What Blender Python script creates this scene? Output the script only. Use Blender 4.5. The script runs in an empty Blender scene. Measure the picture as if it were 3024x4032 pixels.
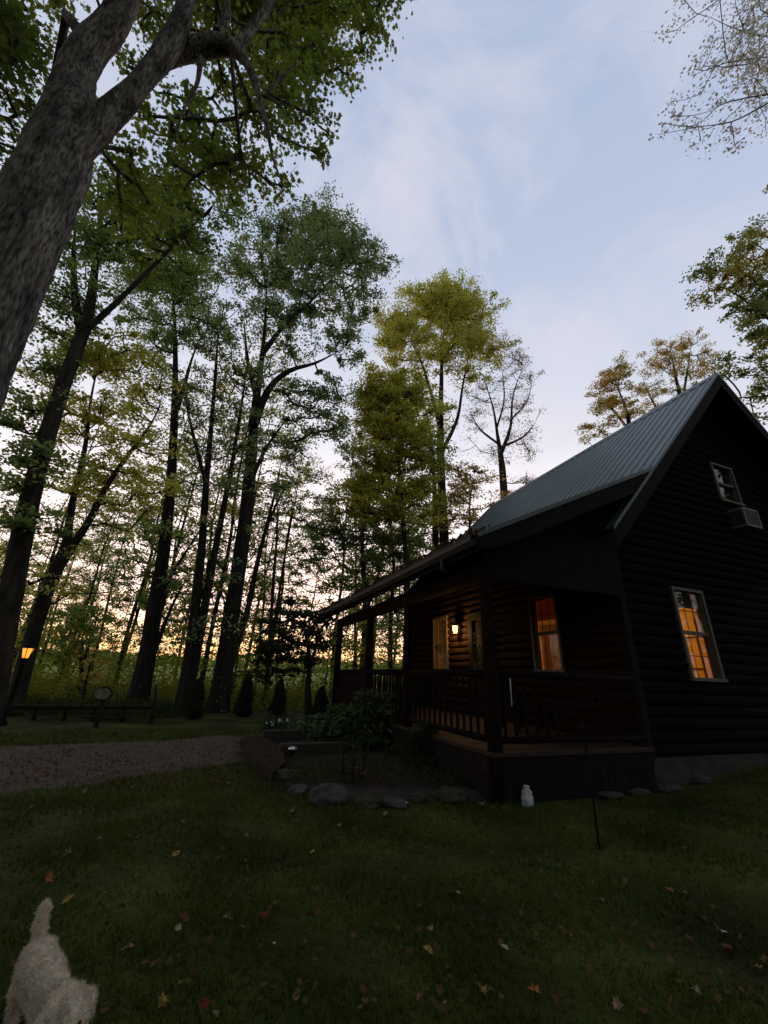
import bpy, bmesh, math, random
import numpy as np
from mathutils import Vector, noise
R_ = math.radians
rng = np.random.default_rng(7)
random.seed(7)
sc = bpy.context.scene
col = sc.collection

# ------------------------------------------------------------------ camera
F_PX, PITCH, ROLL, CAM_H = 1590.34, .38700, .03939, 1.35
cR = np.array([1., 0, 0]); cF = np.array([0, math.cos(PITCH), math.sin(PITCH)]); cU = np.array([0, -math.sin(PITCH), math.cos(PITCH)])
cR, cU = cR*math.cos(ROLL)+cU*math.sin(ROLL), -cR*math.sin(ROLL)+cU*math.cos(ROLL)
CAM = np.array([0, 0, CAM_H])
cd = bpy.data.cameras.new('camera'); cam = bpy.data.objects.new('camera', cd); col.objects.link(cam)
from mathutils import Matrix
M = Matrix(((cR[0], cU[0], -cF[0], 0), (cR[1], cU[1], -cF[1], 0), (cR[2], cU[2], -cF[2], CAM_H), (0, 0, 0, 1)))
cam.matrix_world = M
cd.sensor_fit = 'HORIZONTAL'; cd.sensor_width = 36; cd.lens = 36*F_PX/3024
cd.clip_start = .05; cd.clip_end = 3000
sc.camera = cam

def ray(x, y): return cR*(x-1512)/F_PX + cU*(2016-y)/F_PX + cF
def at(x, y, Y):                       # survey: the point seen at x, y standing Y metres ahead
    d = ray(x, y); return CAM + d*(Y/d[1])
def on(x, y, z=0.):                    # survey: the point seen at x, y lying at height z
    d = ray(x, y); return CAM + d*((z-CAM_H)/d[2])
def mpp(P): return float((np.asarray(P)-CAM) @ cF)/F_PX   # metres per pixel there

# house frame
HA, HX, HY = .36532, 1.4959, 5.7405
hg = np.array([math.cos(HA), math.sin(HA)]); hl = np.array([-math.sin(HA), math.cos(HA)])
def hw(t, s, z=0.): p = np.array([HX, HY])+hg*t+hl*s; return np.array([p[0], p[1], z])
def sst(a, b, x):
    x = np.clip((x-a)/(b-a), 0, 1); return x*x*(3-2*x)
def gh(x, y):                          # ground height
    x = np.asarray(x, float); y = np.asarray(y, float)
    t = (x-HX)*hg[0]+(y-HY)*hg[1]; s = (x-HX)*hl[0]+(y-HY)*hl[1]
    h = .30*sst(2.5, 6.5, t)*np.exp(-((s)/1.6)**2)*(s < 3)
    d = np.hypot(x, y)
    h = h + .02*np.sin(x*1.1+.4)*np.sin(y*.9+1)*sst(0, 3, d)
    h = h + sst(55, 170, y)*2.2 + .25*sst(18, 40, d)*np.sin(x*.13)*np.cos(y*.11)
    return h

# ------------------------------------------------------------------ materials
def nm(n, t, **k):
    o = n.new(t)
    for a, v in k.items(): setattr(o, a, v)
    return o
def mat(name, c, rough=.8, c2=None, scale=8, detail=4, bump=0, bscale=40, metallic=0, stretch=(1, 1, 1), spec=.3, ramp=(.35, .65), mott=0):
    m = bpy.data.materials.new(name); m.use_nodes = True; N = m.node_tree.nodes; L = m.node_tree.links
    b = N['Principled BSDF']; b.inputs['Roughness'].default_value = rough; b.inputs['Metallic'].default_value = metallic
    b.inputs['Specular IOR Level'].default_value = spec
    tc = nm(N, 'ShaderNodeTexCoord'); mp = nm(N, 'ShaderNodeMapping'); mp.inputs['Scale'].default_value = stretch
    L.new(tc.outputs['Object'], mp.inputs['Vector'])
    if c2 is None: c2 = tuple(v*.6 for v in c)
    nz = nm(N, 'ShaderNodeTexNoise'); nz.inputs['Scale'].default_value = scale; nz.inputs['Detail'].default_value = detail
    L.new(mp.outputs[0], nz.inputs['Vector'])
    cr = nm(N, 'ShaderNodeValToRGB'); e = cr.color_ramp.elements
    e[0].position = ramp[0]; e[1].position = ramp[1]; e[0].color = (*c2, 1); e[1].color = (*c, 1)
    L.new(nz.outputs['Fac'], cr.inputs['Fac']); L.new(cr.outputs[0], b.inputs['Base Color'])
    if mott:
        n3 = nm(N, 'ShaderNodeTexNoise'); n3.inputs['Scale'].default_value = mott; n3.inputs['Detail'].default_value = 4; L.new(mp.outputs[0], n3.inputs['Vector'])
        mr = nm(N, 'ShaderNodeMapRange'); mr.inputs[1].default_value = .35; mr.inputs[2].default_value = .65; mr.inputs[3].default_value = .38; mr.inputs[4].default_value = 1.15; L.new(n3.outputs['Fac'], mr.inputs[0])
        mu = nm(N, 'ShaderNodeMixRGB', blend_type='MULTIPLY'); mu.inputs[0].default_value = 1; L.new(cr.outputs[0], mu.inputs[1]); L.new(mr.outputs[0], mu.inputs[2]); L.new(mu.outputs[0], b.inputs['Base Color'])
    if bump:
        n2 = nm(N, 'ShaderNodeTexNoise'); n2.inputs['Scale'].default_value = bscale; n2.inputs['Detail'].default_value = 5
        L.new(mp.outputs[0], n2.inputs['Vector'])
        bp = nm(N, 'ShaderNodeBump'); bp.inputs['Strength'].default_value = bump; bp.inputs['Distance'].default_value = .05
        L.new(n2.outputs['Fac'], bp.inputs['Height']); L.new(bp.outputs[0], b.inputs['Normal'])
    return m
def leafmat(name, cols, trans=.45, nscale=.35, gain=1.):
    """cols: list of (pos, colour); each leaf picks its own, drifting in patches through the crown"""
    cols = [(p, tuple(min(v*gain, .6) for v in c)) for p, c in cols]
    m = bpy.data.materials.new(name); m.use_nodes = True; N = m.node_tree.nodes; L = m.node_tree.links
    N.remove(N['Principled BSDF']); out = N['Material Output']
    g = nm(N, 'ShaderNodeNewGeometry'); tc = nm(N, 'ShaderNodeTexCoord')
    nz = nm(N, 'ShaderNodeTexNoise'); nz.inputs['Scale'].default_value = nscale; nz.inputs['Detail'].default_value = 2
    L.new(tc.outputs['Object'], nz.inputs['Vector'])
    a = nm(N, 'ShaderNodeMath', operation='MULTIPLY'); a.inputs[1].default_value = .4; L.new(g.outputs['Random Per Island'], a.inputs[0])
    b = nm(N, 'ShaderNodeMath', operation='MULTIPLY_ADD'); b.inputs[1].default_value = 1.7; b.inputs[2].default_value = -.55; L.new(nz.outputs['Fac'], b.inputs[0])
    s = nm(N, 'ShaderNodeMath', operation='ADD', use_clamp=True); L.new(a.outputs[0], s.inputs[0]); L.new(b.outputs[0], s.inputs[1])
    cr = nm(N, 'ShaderNodeValToRGB'); el = cr.color_ramp.elements
    el[0].position, el[0].color = cols[0][0], (*cols[0][1], 1); el[1].position, el[1].color = cols[-1][0], (*cols[-1][1], 1)
    for p, c in cols[1:-1]: q = el.new(p); q.color = (*c, 1)
    L.new(s.outputs[0], cr.inputs['Fac'])
    d = nm(N, 'ShaderNodeBsdfDiffuse'); t = nm(N, 'ShaderNodeBsdfTranslucent'); mx = nm(N, 'ShaderNodeMixShader'); mx.inputs[0].default_value = trans
    L.new(cr.outputs[0], d.inputs[0]); L.new(cr.outputs[0], t.inputs[0]); L.new(d.outputs[0], mx.inputs[1]); L.new(t.outputs[0], mx.inputs[2])
    L.new(mx.outputs[0], out.inputs['Surface'])
    return m
def glassmat(name, tint=(1, 1, 1), rough=.0):
    m = bpy.data.materials.new(name); m.use_nodes = True; N = m.node_tree.nodes; L = m.node_tree.links
    N.remove(N['Principled BSDF']); out = N['Material Output']
    t = nm(N, 'ShaderNodeBsdfTransparent'); t.inputs[0].default_value = (*tint, 1)
    gl = nm(N, 'ShaderNodeBsdfGlossy'); gl.inputs['Roughness'].default_value = rough
    fr = nm(N, 'ShaderNodeLayerWeight'); fr.inputs[0].default_value = .5
    kp = nm(N, 'ShaderNodeMath', operation='POWER'); kp.inputs[1].default_value = 4; L.new(fr.outputs['Facing'], kp.inputs[0])
    k = nm(N, 'ShaderNodeMath', operation='MULTIPLY_ADD'); k.inputs[1].default_value = .4; k.inputs[2].default_value = .018; L.new(kp.outputs[0], k.inputs[0])
    mx = nm(N, 'ShaderNodeMixShader'); L.new(k.outputs[0], mx.inputs[0]); L.new(t.outputs[0], mx.inputs[1]); L.new(gl.outputs[0], mx.inputs[2])
    L.new(mx.outputs[0], out.inputs['Surface']); return m
def emit(name, c, s):
    m = bpy.data.materials.new(name); m.use_nodes = True; b = m.node_tree.nodes['Principled BSDF']
    b.inputs['Base Color'].default_value = (*c, 1); b.inputs['Emission Color'].default_value = (*c, 1); b.inputs['Emission Strength'].default_value = s
    return m

MT = {}
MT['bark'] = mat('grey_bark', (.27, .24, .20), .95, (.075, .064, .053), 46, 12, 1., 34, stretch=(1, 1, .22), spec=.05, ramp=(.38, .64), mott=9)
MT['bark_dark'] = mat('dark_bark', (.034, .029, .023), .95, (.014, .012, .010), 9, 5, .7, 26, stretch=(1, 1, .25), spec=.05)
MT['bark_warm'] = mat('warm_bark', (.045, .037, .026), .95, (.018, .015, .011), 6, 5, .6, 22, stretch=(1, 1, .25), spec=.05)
MT['bark_pale'] = mat('pale_twig_bark', (.30, .25, .21), .9, (.20, .165, .14), 9, 3, spec=.05)
MT['sign'] = mat('weathered_sign', (.16, .15, .085), .9, (.08, .075, .045), 14, 5, spec=.05)
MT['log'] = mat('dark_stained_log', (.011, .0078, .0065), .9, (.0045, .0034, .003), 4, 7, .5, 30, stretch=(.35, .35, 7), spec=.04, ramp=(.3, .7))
MT['lamplit_log'] = mat('lamplit_brown_log', (.030, .015, .008), .88, (.010, .006, .004), 4, 7, .5, 30, stretch=(.35, .35, 7), spec=.05, ramp=(.3, .7))  # gable stain again, made lighter and browner: porch lamp glow put into the colour
MT['trim'] = mat('brown_trim', (.013, .009, .007), .85, (.007, .005, .004), 6, 4, .2, 30, spec=.1)
MT['redwood'] = mat('red_brown_stain', (.014, .006, .0042), .85, (.007, .0035, .0028), 5, 4, .3, 30, stretch=(6, 6, .5), spec=.05)
MT['deck'] = mat('deck_boards', (.030, .015, .008), .8, (.016, .009, .006), 4, 4, .3, 30, stretch=(1, 8, 1))
MT['metal'] = mat('green_roof_metal', (.050, .075, .070), .40, (.036, .056, .052), 2, 3, .05, 12, metallic=.55, spec=.5)
MT['greentrim'] = mat('green_metal_trim', (.012, .035, .028), .4, (.01, .028, .022), 3, 3, spec=.5)
MT['gutter'] = mat('brown_gutter', (.018, .013, .010), .6, (.012, .009, .008), 6, 3, spec=.5)
MT['frame'] = mat('window_frame_vinyl', (.085, .077, .055), .65, (.065, .058, .043), 6, 3)
MT['muntin'] = mat('window_grid', (.06, .035, .02), .5)
MT['glass'] = glassmat('window_glass')
MT['concrete'] = mat('foundation_block', (.048, .040, .029), .95, (.022, .019, .015), 7, 5, .5, 30)
MT['stone'] = mat('grey_fieldstone', (.065, .06, .05), .95, (.022, .02, .017), 5, 6, .6, 18)
MT['mossstone'] = mat('mossy_stone', (.038, .035, .014), .95, (.018, .016, .010), 4, 6, .6, 18)
MT['timber'] = mat('dark_timber', (.045, .037, .026), .9, (.022, .02, .014), 6, 5, .5, 25, stretch=(.4, 3, 3))
MT['flag'] = mat('flagstone_path', (.046, .032, .019), .95, (.018, .013, .009), 9, 8, .9, 22, spec=.05)
MT['soil'] = mat('mulch', (.045, .030, .024), 1, (.018, .012, .010), 14, 6, .8, 40)
MT['pine'] = mat('pine_panel', (.50, .25, .07), .6, (.36, .16, .04), 3, 4, .1, 20, stretch=(1, 6, .4))
MT['cream'] = mat('cream_paint', (.64, .38, .085), .6, (.56, .32, .07), 3, 3)
MT['darkpanel'] = mat('dark_panel', (.13, .055, .018), .7, (.07, .03, .012), 3, 4, stretch=(1, 6, .4))
MT['darkcloth'] = mat('dark_valance', (.06, .035, .02), .9, (.035, .02, .012), 9, 4)
MT['blind'] = mat('blind', (.55, .36, .15), .8, (.42, .26, .1), 2, 3, stretch=(1, 1, 14))
MT['black'] = mat('black_metal', (.010, .010, .010), .85, spec=.06)
MT['acwhite'] = mat('ac_case', (.16, .155, .145), .6, (.12, .118, .11), 5, 3)
MT['acgrill'] = mat('ac_grill', (.05, .05, .05), .6)
MT['white'] = mat('white_plastic', (.52, .52, .49), .5, (.42, .42, .40), 6, 3)
MT['greenband'] = mat('green_label', (.12, .30, .18), .5)
MT['silver'] = mat('silver_lens', (.8, .8, .8), .15, metallic=.8)
MT['fur'] = mat('white_fur', (.78, .66, .49), .95, (.56, .46, .33), 7, 5, .5, 60)
MT['darknose'] = mat('dark_nose', (.02, .018, .016), .4)
MT['amber'] = emit('amber_glass', (1., .30, .035), 1.7)
MT['bulb'] = emit('warm_bulb', (1., .62, .22), 14)
MT['amber_porch'] = emit('amber_porch_glass', (1., .50, .10), 9)

def c8(r, g, b):
    f = lambda v: ((v/255+.055)/1.055)**2.4 if v > 10 else v/255/12.92
    return (f(r), f(g), f(b))
G1, G2, G3 = (.045, .065, .016), (.07, .095, .02), (.09, .115, .028)
YL, OR, BR, RU = (.30, .23, .035), (.30, .13, .022), (.10, .055, .022), (.12, .035, .015)
LM = {
 'maple': leafmat('maple_leaf', [(.0, G1), (.45, (.085, .112, .018)), (.8, (.13, .15, .022)), (1, (.18, .18, .025))], .5, .5, gain=2.1),
 'green': leafmat('green_leaf', [(.0, G1), (.5, (.07, .092, .024)), (1, (.10, .12, .032))], .45, gain=3.4),
 'bluegreen': leafmat('oak_leaf', [(.0, (.04, .06, .022)), (.5, (.07, .09, .034)), (1, (.11, .12, .042))], .4, gain=3.6),
 'turning': leafmat('turning_leaf', [(.0, G1), (.45, (.07, .085, .022)), (.75, (.14, .12, .03)), (1, (.17, .10, .03))], .5, .4, gain=3.0),
 'gold': leafmat('gold_leaf', [(.0, (.105, .12, .03)), (.35, (.19, .175, .034)), (.7, (.27, .20, .036)), (1, (.30, .18, .03))], .55, .32, gain=2.9),
 'limegold': leafmat('lime_leaf', [(.0, (.085, .10, .02)), (.45, (.15, .155, .028)), (.75, (.22, .20, .03)), (1, (.28, .16, .025))], .5, .35, gain=2.6),
 'orange': leafmat('orange_leaf', [(.0, (.19, .18, .05)), (.5, (.32, .24, .06)), (1, (.34, .18, .05))], .5, .5, gain=1.7),
 'pale': leafmat('pale_brown_leaf', [(.0, (.22, .20, .12)), (.5, (.34, .24, .15)), (1, (.36, .18, .11))], .5, .6, gain=1.4),
 'palest': leafmat('pale_cream_leaf', [(.0, (.44, .48, .33)), (.5, (.56, .52, .40)), (1, (.52, .36, .26))], .55, .6),
 'under': leafmat('undergrowth_leaf', [(.0, (.06, .09, .016)), (.4, (.15, .19, .025)), (.75, (.26, .25, .03)), (1, (.28, .12, .025))], .55, .25, gain=1.05),
 'conifer': leafmat('arborvitae_leaf', [(.0, (.018, .032, .013)), (1, (.045, .06, .022))], .2),
 'rhodo': leafmat('shrub_leaf', [(.0, (.022, .04, .014)), (.6, (.05, .075, .028)), (1, (.10, .12, .05))], .25, 1.5, gain=1.8),
 'darkleaf': leafmat('dark_ornamental_leaf', [(.0, (.018, .03, .010)), (.55, (.035, .045, .014)), (1, (.08, .03, .018))], .4, .8, gain=1.3),
 'litter': leafmat('dead_leaf', [(.0, (.06, .025, .012)), (.5, (.12, .07, .032)), (1, (.07, .022, .015))], .2, .8),
}

# ------------------------------------------------------------------ objects and meshes
def link(o, parent=None):
    col.objects.link(o)
    if parent is not None: o.parent = parent
    return o
def tag(o, label=None, cat=None, group=None, kind=None):
    if label: o['label'] = label
    if cat: o['category'] = cat
    if group: o['group'] = group
    if kind: o['kind'] = kind
    return o
def thing(name, label, cat, loc=(0, 0, 0), rz=0, group=None):
    o = bpy.data.objects.new(name, None); o.empty_display_size = .1
    o.location = tuple(float(v) for v in loc); o.rotation_euler = (0, 0, rz)
    return tag(link(o), label, cat, group)
def np_mesh(name, V, faces, smooth=False):
    """faces: list of (F,k) int arrays"""
    me = bpy.data.meshes.new(name)
    V = np.asarray(V, np.float32); faces = [np.asarray(f, np.int32) for f in faces if len(f)]
    me.vertices.add(len(V)); me.vertices.foreach_set('co', V.ravel())
    tot = np.concatenate([np.full(len(f), f.shape[1], np.int32) for f in faces])
    li = np.concatenate([f.ravel() for f in faces])
    me.loops.add(len(li)); me.loops.foreach_set('vertex_index', li)
    me.polygons.add(len(tot)); st = np.concatenate([[0], np.cumsum(tot)[:-1]]).astype(np.int32)
    me.polygons.foreach_set('loop_start', st); me.polygons.foreach_set('loop_total', tot)
    if smooth: me.polygons.foreach_set('use_smooth', np.ones(len(tot), bool))
    me.update(calc_edges=True); me.validate()
    return me
def obj(name, me, m, parent=None, loc=None):
    o = bpy.data.objects.new(name, me)
    if m is not None: me.materials.append(m)
    if loc is not None: o.location = tuple(float(v) for v in loc)
    return link(o, parent)
class MB:
    def __init__(s): s.bm = bmesh.new()
    def box(s, x0, x1, y0, y1, z0, z1, bev=0):
        bm = s.bm
        v = [bm.verts.new(p) for p in ((x0, y0, z0), (x1, y0, z0), (x1, y1, z0), (x0, y1, z0), (x0, y0, z1), (x1, y0, z1), (x1, y1, z1), (x0, y1, z1))]
        fs = [bm.faces.new([v[i] for i in q]) for q in ((3, 2, 1, 0), (4, 5, 6, 7), (0, 1, 5, 4), (1, 2, 6, 5), (2, 3, 7, 6), (3, 0, 4, 7))]
        if bev:
            ed = {e for f in fs for e in f.edges}; bmesh.ops.bevel(bm, geom=list(ed), offset=bev, segments=2, affect='EDGES')
        return s
    def prism(s, poly, s0, s1):            # polygon in (x, z) pushed along y
        bm = s.bm; a = [bm.verts.new((p[0], s0, p[1])) for p in poly]; b = [bm.verts.new((p[0], s1, p[1])) for p in poly]; n = len(poly)
        bm.faces.new(a); bm.faces.new(b[::-1])
        for i in range(n): bm.faces.new([a[i], b[i], b[(i+1) % n], a[(i+1) % n]])
        bmesh.ops.recalc_face_normals(bm, faces=bm.faces[:]); return s
    def tube(s, pts, rad, n=10, cap=True):
        bm = s.bm; pts = [Vector(p) for p in pts]; rs = rad if hasattr(rad, '__len__') else [rad]*len(pts); rings = []
        for i, p in enumerate(pts):
            d = (pts[min(i+1, len(pts)-1)]-pts[max(i-1, 0)]).normalized(); u = d.orthogonal().normalized() if i == 0 else (u-d*u.dot(d)).normalized(); w = d.cross(u)
            rings.append([bm.verts.new(p+(u*math.cos(2*math.pi*k/n)+w*math.sin(2*math.pi*k/n))*rs[i]) for k in range(n)])
        for a, b in zip(rings, rings[1:]):
            for k in range(n):
                f = bm.faces.new([a[k], a[(k+1) % n], b[(k+1) % n], b[k]]); f.smooth = True
        if cap: bm.faces.new(rings[0][::-1]); bm.faces.new(rings[-1])
        return s
    def lathe(s, prof, c=(0, 0, 0), n=20):
        bm = s.bm; rings = [[bm.verts.new((c[0]+r*math.cos(2*math.pi*k/n), c[1]+r*math.sin(2*math.pi*k/n), c[2]+z)) for k in range(n)] for r, z in prof]
        for a, b in zip(rings, rings[1:]):
            for k in range(n): f = bm.faces.new([a[k], a[(k+1) % n], b[(k+1) % n], b[k]]); f.smooth = True
        bm.faces.new(rings[0][::-1]); bm.faces.new(rings[-1]); return s
    def build(s, name, m, parent=None, loc=None):
        me = bpy.data.meshes.new(name); s.bm.to_mesh(me); s.bm.free(); return obj(name, me, m, parent, loc)

# ------------------------------------------------------------------ leaves and trees
KITE = np.array([(0, -.5, 0), (.36, -.08, .05), (.24, .25, .03), (0, .55, -.04), (-.24, .25, .03), (-.36, -.08, .05)])
LONG = np.array([(0, -.5, 0), (.16, -.1, .03), (.13, .25, .02), (0, .55, -.05), (-.13, .25, .02), (-.16, -.1, .03)])
MAPLE = np.array([(0, -.5, 0), (.10, -.30, .02), (.48, -.32, .05), (.30, -.04, .03), (.55, .18, .05), (.22, .20, .02), (0, .60, -.03), (-.22, .20, .02), (-.55, .18, .05), (-.30, -.04, .03), (-.48, -.32, .05), (-.10, -.30, .02)])
BLADE = np.array([(-.05, 0, 0), (.05, 0, 0), (0, 1, 0)])
def leaf_mesh(name, P, size, tmpl=KITE, flat=.7, droop=0., dirs=None):
    n = len(P)
    nrm = rng.normal(size=(n, 3))*flat; nrm[:, 2] += 1; nrm /= np.linalg.norm(nrm, axis=1)[:, None]
    d = rng.normal(size=(n, 3)); d[:, 2] -= droop
    d -= nrm*(d*nrm).sum(1)[:, None]; d /= np.linalg.norm(d, axis=1)[:, None]
    w = np.cross(d, nrm); sz = size*rng.uniform(.65, 1.25, n)
    T = tmpl; k = len(T)
    V = P[:, None, :] + sz[:, None, None]*(w[:, None, :]*T[None, :, 0, None] + d[:, None, :]*T[None, :, 1, None] + nrm[:, None, :]*T[None, :, 2, None])
    return np_mesh(name, V.reshape(-1, 3), [np.arange(n*k).reshape(n, k)])
def tubes_np(segs, n=5):
    """segs: (p0,p1,r0,r1) arrays -> verts, faces"""
    p0, p1, r0, r1 = segs
    d = p1-p0; ln = np.linalg.norm(d, axis=1); ok = ln > 1e-5; p0, p1, r0, r1, d, ln = p0[ok], p1[ok], r0[ok], r1[ok], d[ok], ln[ok]
    d = d/ln[:, None]; ref = np.where(np.abs(d[:, 2:3]) > .9, np.array([[1., 0, 0]]), np.array([[0, 0, 1.]]))
    u = np.cross(d, ref); u /= np.linalg.norm(u, axis=1)[:, None]; w = np.cross(d, u)
    a = np.arange(n)*2*np.pi/n; off = u[:, None, :]*np.cos(a)[None, :, None]+w[:, None, :]*np.sin(a)[None, :, None]
    A = p0[:, None, :]+off*r0[:, None, None]; B = p1[:, None, :]+off*r1[:, None, None]
    V = np.concatenate([A, B], 1).reshape(-1, 3); m = len(p0); base = (np.arange(m)*2*n)[:, None]
    k = np.arange(n)[None, :]; k2 = (k+1) % n
    Fq = np.stack([base+k, base+k2, base+n+k2, base+n+k], -1).reshape(-1, 4)
    return V, Fq
def catmull(pts, step):
    pts = np.asarray(pts, float)
    if len(pts) == 2: pts = np.array([pts[0], (pts[0]+pts[1])/2, pts[1]])
    Q = np.vstack([2*pts[0]-pts[1], pts, 2*pts[-1]-pts[-2]]); out = []
    for i in range(1, len(Q)-2):
        a, b, c, d = Q[i-1:i+3]; m = max(2, int(np.linalg.norm(c[:3]-b[:3])/step))
        for t in np.linspace(0, 1, m, endpoint=False):
            out.append(.5*((2*b)+(c-a)*t+(2*a-5*b+4*c-d)*t*t+(3*b-a-3*c+d)*t**3))
    out.append(pts[-1]); return np.array(out)
def trunk_tube(pts4, n=14, rough=.06, step=.35, seed=0, fr=1.):
    """pts4 (k,4) x,y,z,r -> verts, faces with knobbly bark"""
    C = catmull(pts4, step); V = []; up = None
    for i, p in enumerate(C):
        d = C[min(i+1, len(C)-1), :3]-C[max(i-1, 0), :3]; d /= np.linalg.norm(d)
        if up is None: up = np.array([1., 0, 0]) if abs(d[0]) < .8 else np.array([0, 1., 0])
        u = up-d*(up@d); u /= np.linalg.norm(u); up = u; w = np.cross(d, u)
        for k in range(n):
            a = 2*math.pi*k/n; o = u*math.cos(a)+w*math.sin(a); q = p[:3]+o*p[3]
            f = noise.noise(Vector((q[0]*5*fr+seed, q[1]*5*fr, q[2]*.8*fr)))+.7*noise.noise(Vector((q[0]*13*fr, q[1]*13*fr+seed, q[2]*1.7*fr)))
            if fr > 1: f = .6*f-.8*abs(noise.noise(Vector((q[0]*9*fr+4, q[1]*9*fr, q[2]*.9*fr))))+.25
            V.append(p[:3]+o*p[3]*(1+rough*f))
    m = len(C); i = np.arange(m-1)[:, None]*n; k = np.arange(n)[None, :]; k2 = (k+1) % n
    return np.array(V), np.stack([i+k, i+k2, i+n+k2, i+n+k], -1).reshape(-1, 4), C
def blob_points(c, rad, num, seed, gap=.0, gs=.5):
    out = []; tries = 0
    while len(out) < num and tries < num*30:
        tries += 1
        v = rng.normal(size=3)*.55
        if v @ v > 2.4: continue
        p = c+v*rad
        if gap and noise.noise(Vector((p[0]*gs+seed, p[1]*gs, p[2]*gs))) < gap-.3: continue
        out.append(p)
    return out
COVER = 2.45
def tree(name, label, cat, base, trunks, blobs, leaf, bark, size=.11, tmpl=KITE, cr=.5, per=70, cover=1.5, flat=.7, seed=1,
         twig=3, gap=.15, group=None, nside=12, rough=.06, limb=.05, crown_name='crown', up=.45, droop=.2, vflat=.45, fr=1., step=.35, bs=1., cover_gain=1., airy=1.25, fine=.95):
    """trunks: list of (k,4) world polylines; blobs: list of (centre, radii xyz, density)"""
    root = thing(name, label, cat, base, group=group); B = np.asarray(base, float)
    VV, FF, off, nodes, nrad = [], [], 0, [], []
    for tk in trunks:
        V, Fq, C = trunk_tube(np.asarray(tk, float), nside, rough, step, seed, fr); VV.append(V); FF.append(Fq+off); off += len(V)
        k0 = 0 if len(trunks) > 1 or len(C) < 6 else len(C)//4
        for q in C[k0:]: nodes.append(q[:3]); nrad.append(q[3])
    nodes = list(nodes); nrad = list(nrad); ntr = len(nodes)
    cl = []
    for c, rad, dens in blobs:
        c = np.asarray(c, float); rad = np.asarray(rad, float)
        num = max(1, int(COVER*cover_gain*dens**.8*cover*rad[0]*rad[2]/(cr*cr)))
        cl += blob_points(c, rad, num, seed*3.7, gap)
    BC = np.array([np.asarray(b[0], float) for b in blobs]); BR = np.array([np.asarray(b[1], float) for b in blobs])
    for i in range(len(BC)):                                # sprays that join neighbouring masses
        dd = np.linalg.norm(BC-BC[i], axis=1); jn = np.argsort(dd)[1:4]
        for j in jn:
            if dd[j] > 2.6*(BR[i][0]+BR[j][0])*.6: continue
            num = int(.22*COVER*cover_gain*cover*min(blobs[i][2], blobs[j][2])*BR[i][0]*BR[i][2]/(cr*cr))
            for _ in range(num): cl.append(BC[i]+(BC[j]-BC[i])*rng.uniform(.25, .75)+rng.normal(size=3)*(BR[i]+BR[j])*.26)
    cl = np.array(cl)
    TN = np.array(nodes); dist = np.array([np.min(np.linalg.norm(TN-p, axis=1)) for p in cl]); order = np.argsort(dist)
    par = [-1]*ntr; pos = np.zeros((ntr+len(cl)*5, 3)); pos[:ntr] = TN; cnt = ntr; kids = []
    depth = np.zeros(len(pos)); depth[:ntr] = 0
    for ci in order:
        p = cl[ci]; d = pos[:cnt]-p; L = np.linalg.norm(d, axis=1)
        cost = L + .28*depth[:cnt] + up*np.clip(d[:, 2]+.35*np.hypot(d[:, 0], d[:, 1]), 0, None)
        j = int(np.argmin(cost)); a = pos[j].copy(); seg = p-a; ln = np.linalg.norm(seg)
        m = 2 if ln < 1.2 else (3 if ln < 3 else 4); prev = j
        side = rng.normal(size=3)*ln*.05; bow = np.array([0, 0, -.10*ln])
        for t in range(1, m+1):
            f = t/m; q = a+seg*f+(side+bow)*math.sin(math.pi*f)
            pos[cnt] = q; par.append(prev); depth[cnt] = depth[prev]+np.linalg.norm(q-pos[prev]); prev = cnt; cnt += 1
        kids.append(prev)
    pos = pos[:cnt]; w = np.zeros(cnt)
    for e in kids: w[e] += 1
    for i in range(cnt-1, ntr-1, -1):
        if w[i] == 0: w[i] = 1
        if par[i] >= 0: w[par[i]] += w[i]
    rr = bs*(.008+.011*np.sqrt(np.maximum(w, 1))); cap = limb
    rr = np.minimum(rr, cap)
    idx = np.arange(ntr, cnt); pa = np.array(par)[idx] if len(idx) else np.array([], int)
    r0 = np.where(pa < ntr, np.minimum(rr[idx]*1.25, np.array(nrad+[0]*(cnt-ntr))[pa]+1e-3), rr[pa])
    V, Fq = tubes_np((pos[pa], pos[idx], r0, rr[idx]), 5); VV.append(V); FF.append(Fq+off); off += len(V)
    # twigs
    if twig and len(cl):
        n = len(cl)*twig; s = np.repeat(cl, twig, 0)+rng.normal(size=(n, 3))*cr*.12; e = s+rng.normal(size=(n, 3))*np.array([cr, cr, cr*.55])*.5
        V, Fq = tubes_np((s, e, np.full(n, .007*bs), np.full(n, .003*bs)), 3); VV.append(V); FF.append(Fq+off); off += len(V)
    obj('trunk', np_mesh('trunk', np.vstack(VV)-B, FF, True), MT[bark], root)
    per = int(per*1.25/fine**1.5); size = size*fine; n = len(cl)*per
    if n:
        q = rng.normal(size=(n, 3)); q /= np.linalg.norm(q, axis=1)[:, None]; q *= (rng.uniform(size=n)**.5)[:, None]
        an = rng.uniform(.5, 1.25, (len(cl), 1))*rng.uniform(.45, 1.55, (len(cl), 3))*np.array([1, 1, .9]); th = rng.uniform(0, 6.28, len(cl)).repeat(per); q = q*np.array([cr, cr, cr*vflat])*an.repeat(per, 0)*airy
        q = np.stack([q[:, 0]*np.cos(th)-q[:, 1]*np.sin(th), q[:, 0]*np.sin(th)+q[:, 1]*np.cos(th), q[:, 2]], -1); P = np.repeat(cl, per, 0)+q
        obj(crown_name, leaf_mesh(crown_name, P-B, size, tmpl, flat, droop), LM[leaf], root)
    return root
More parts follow.
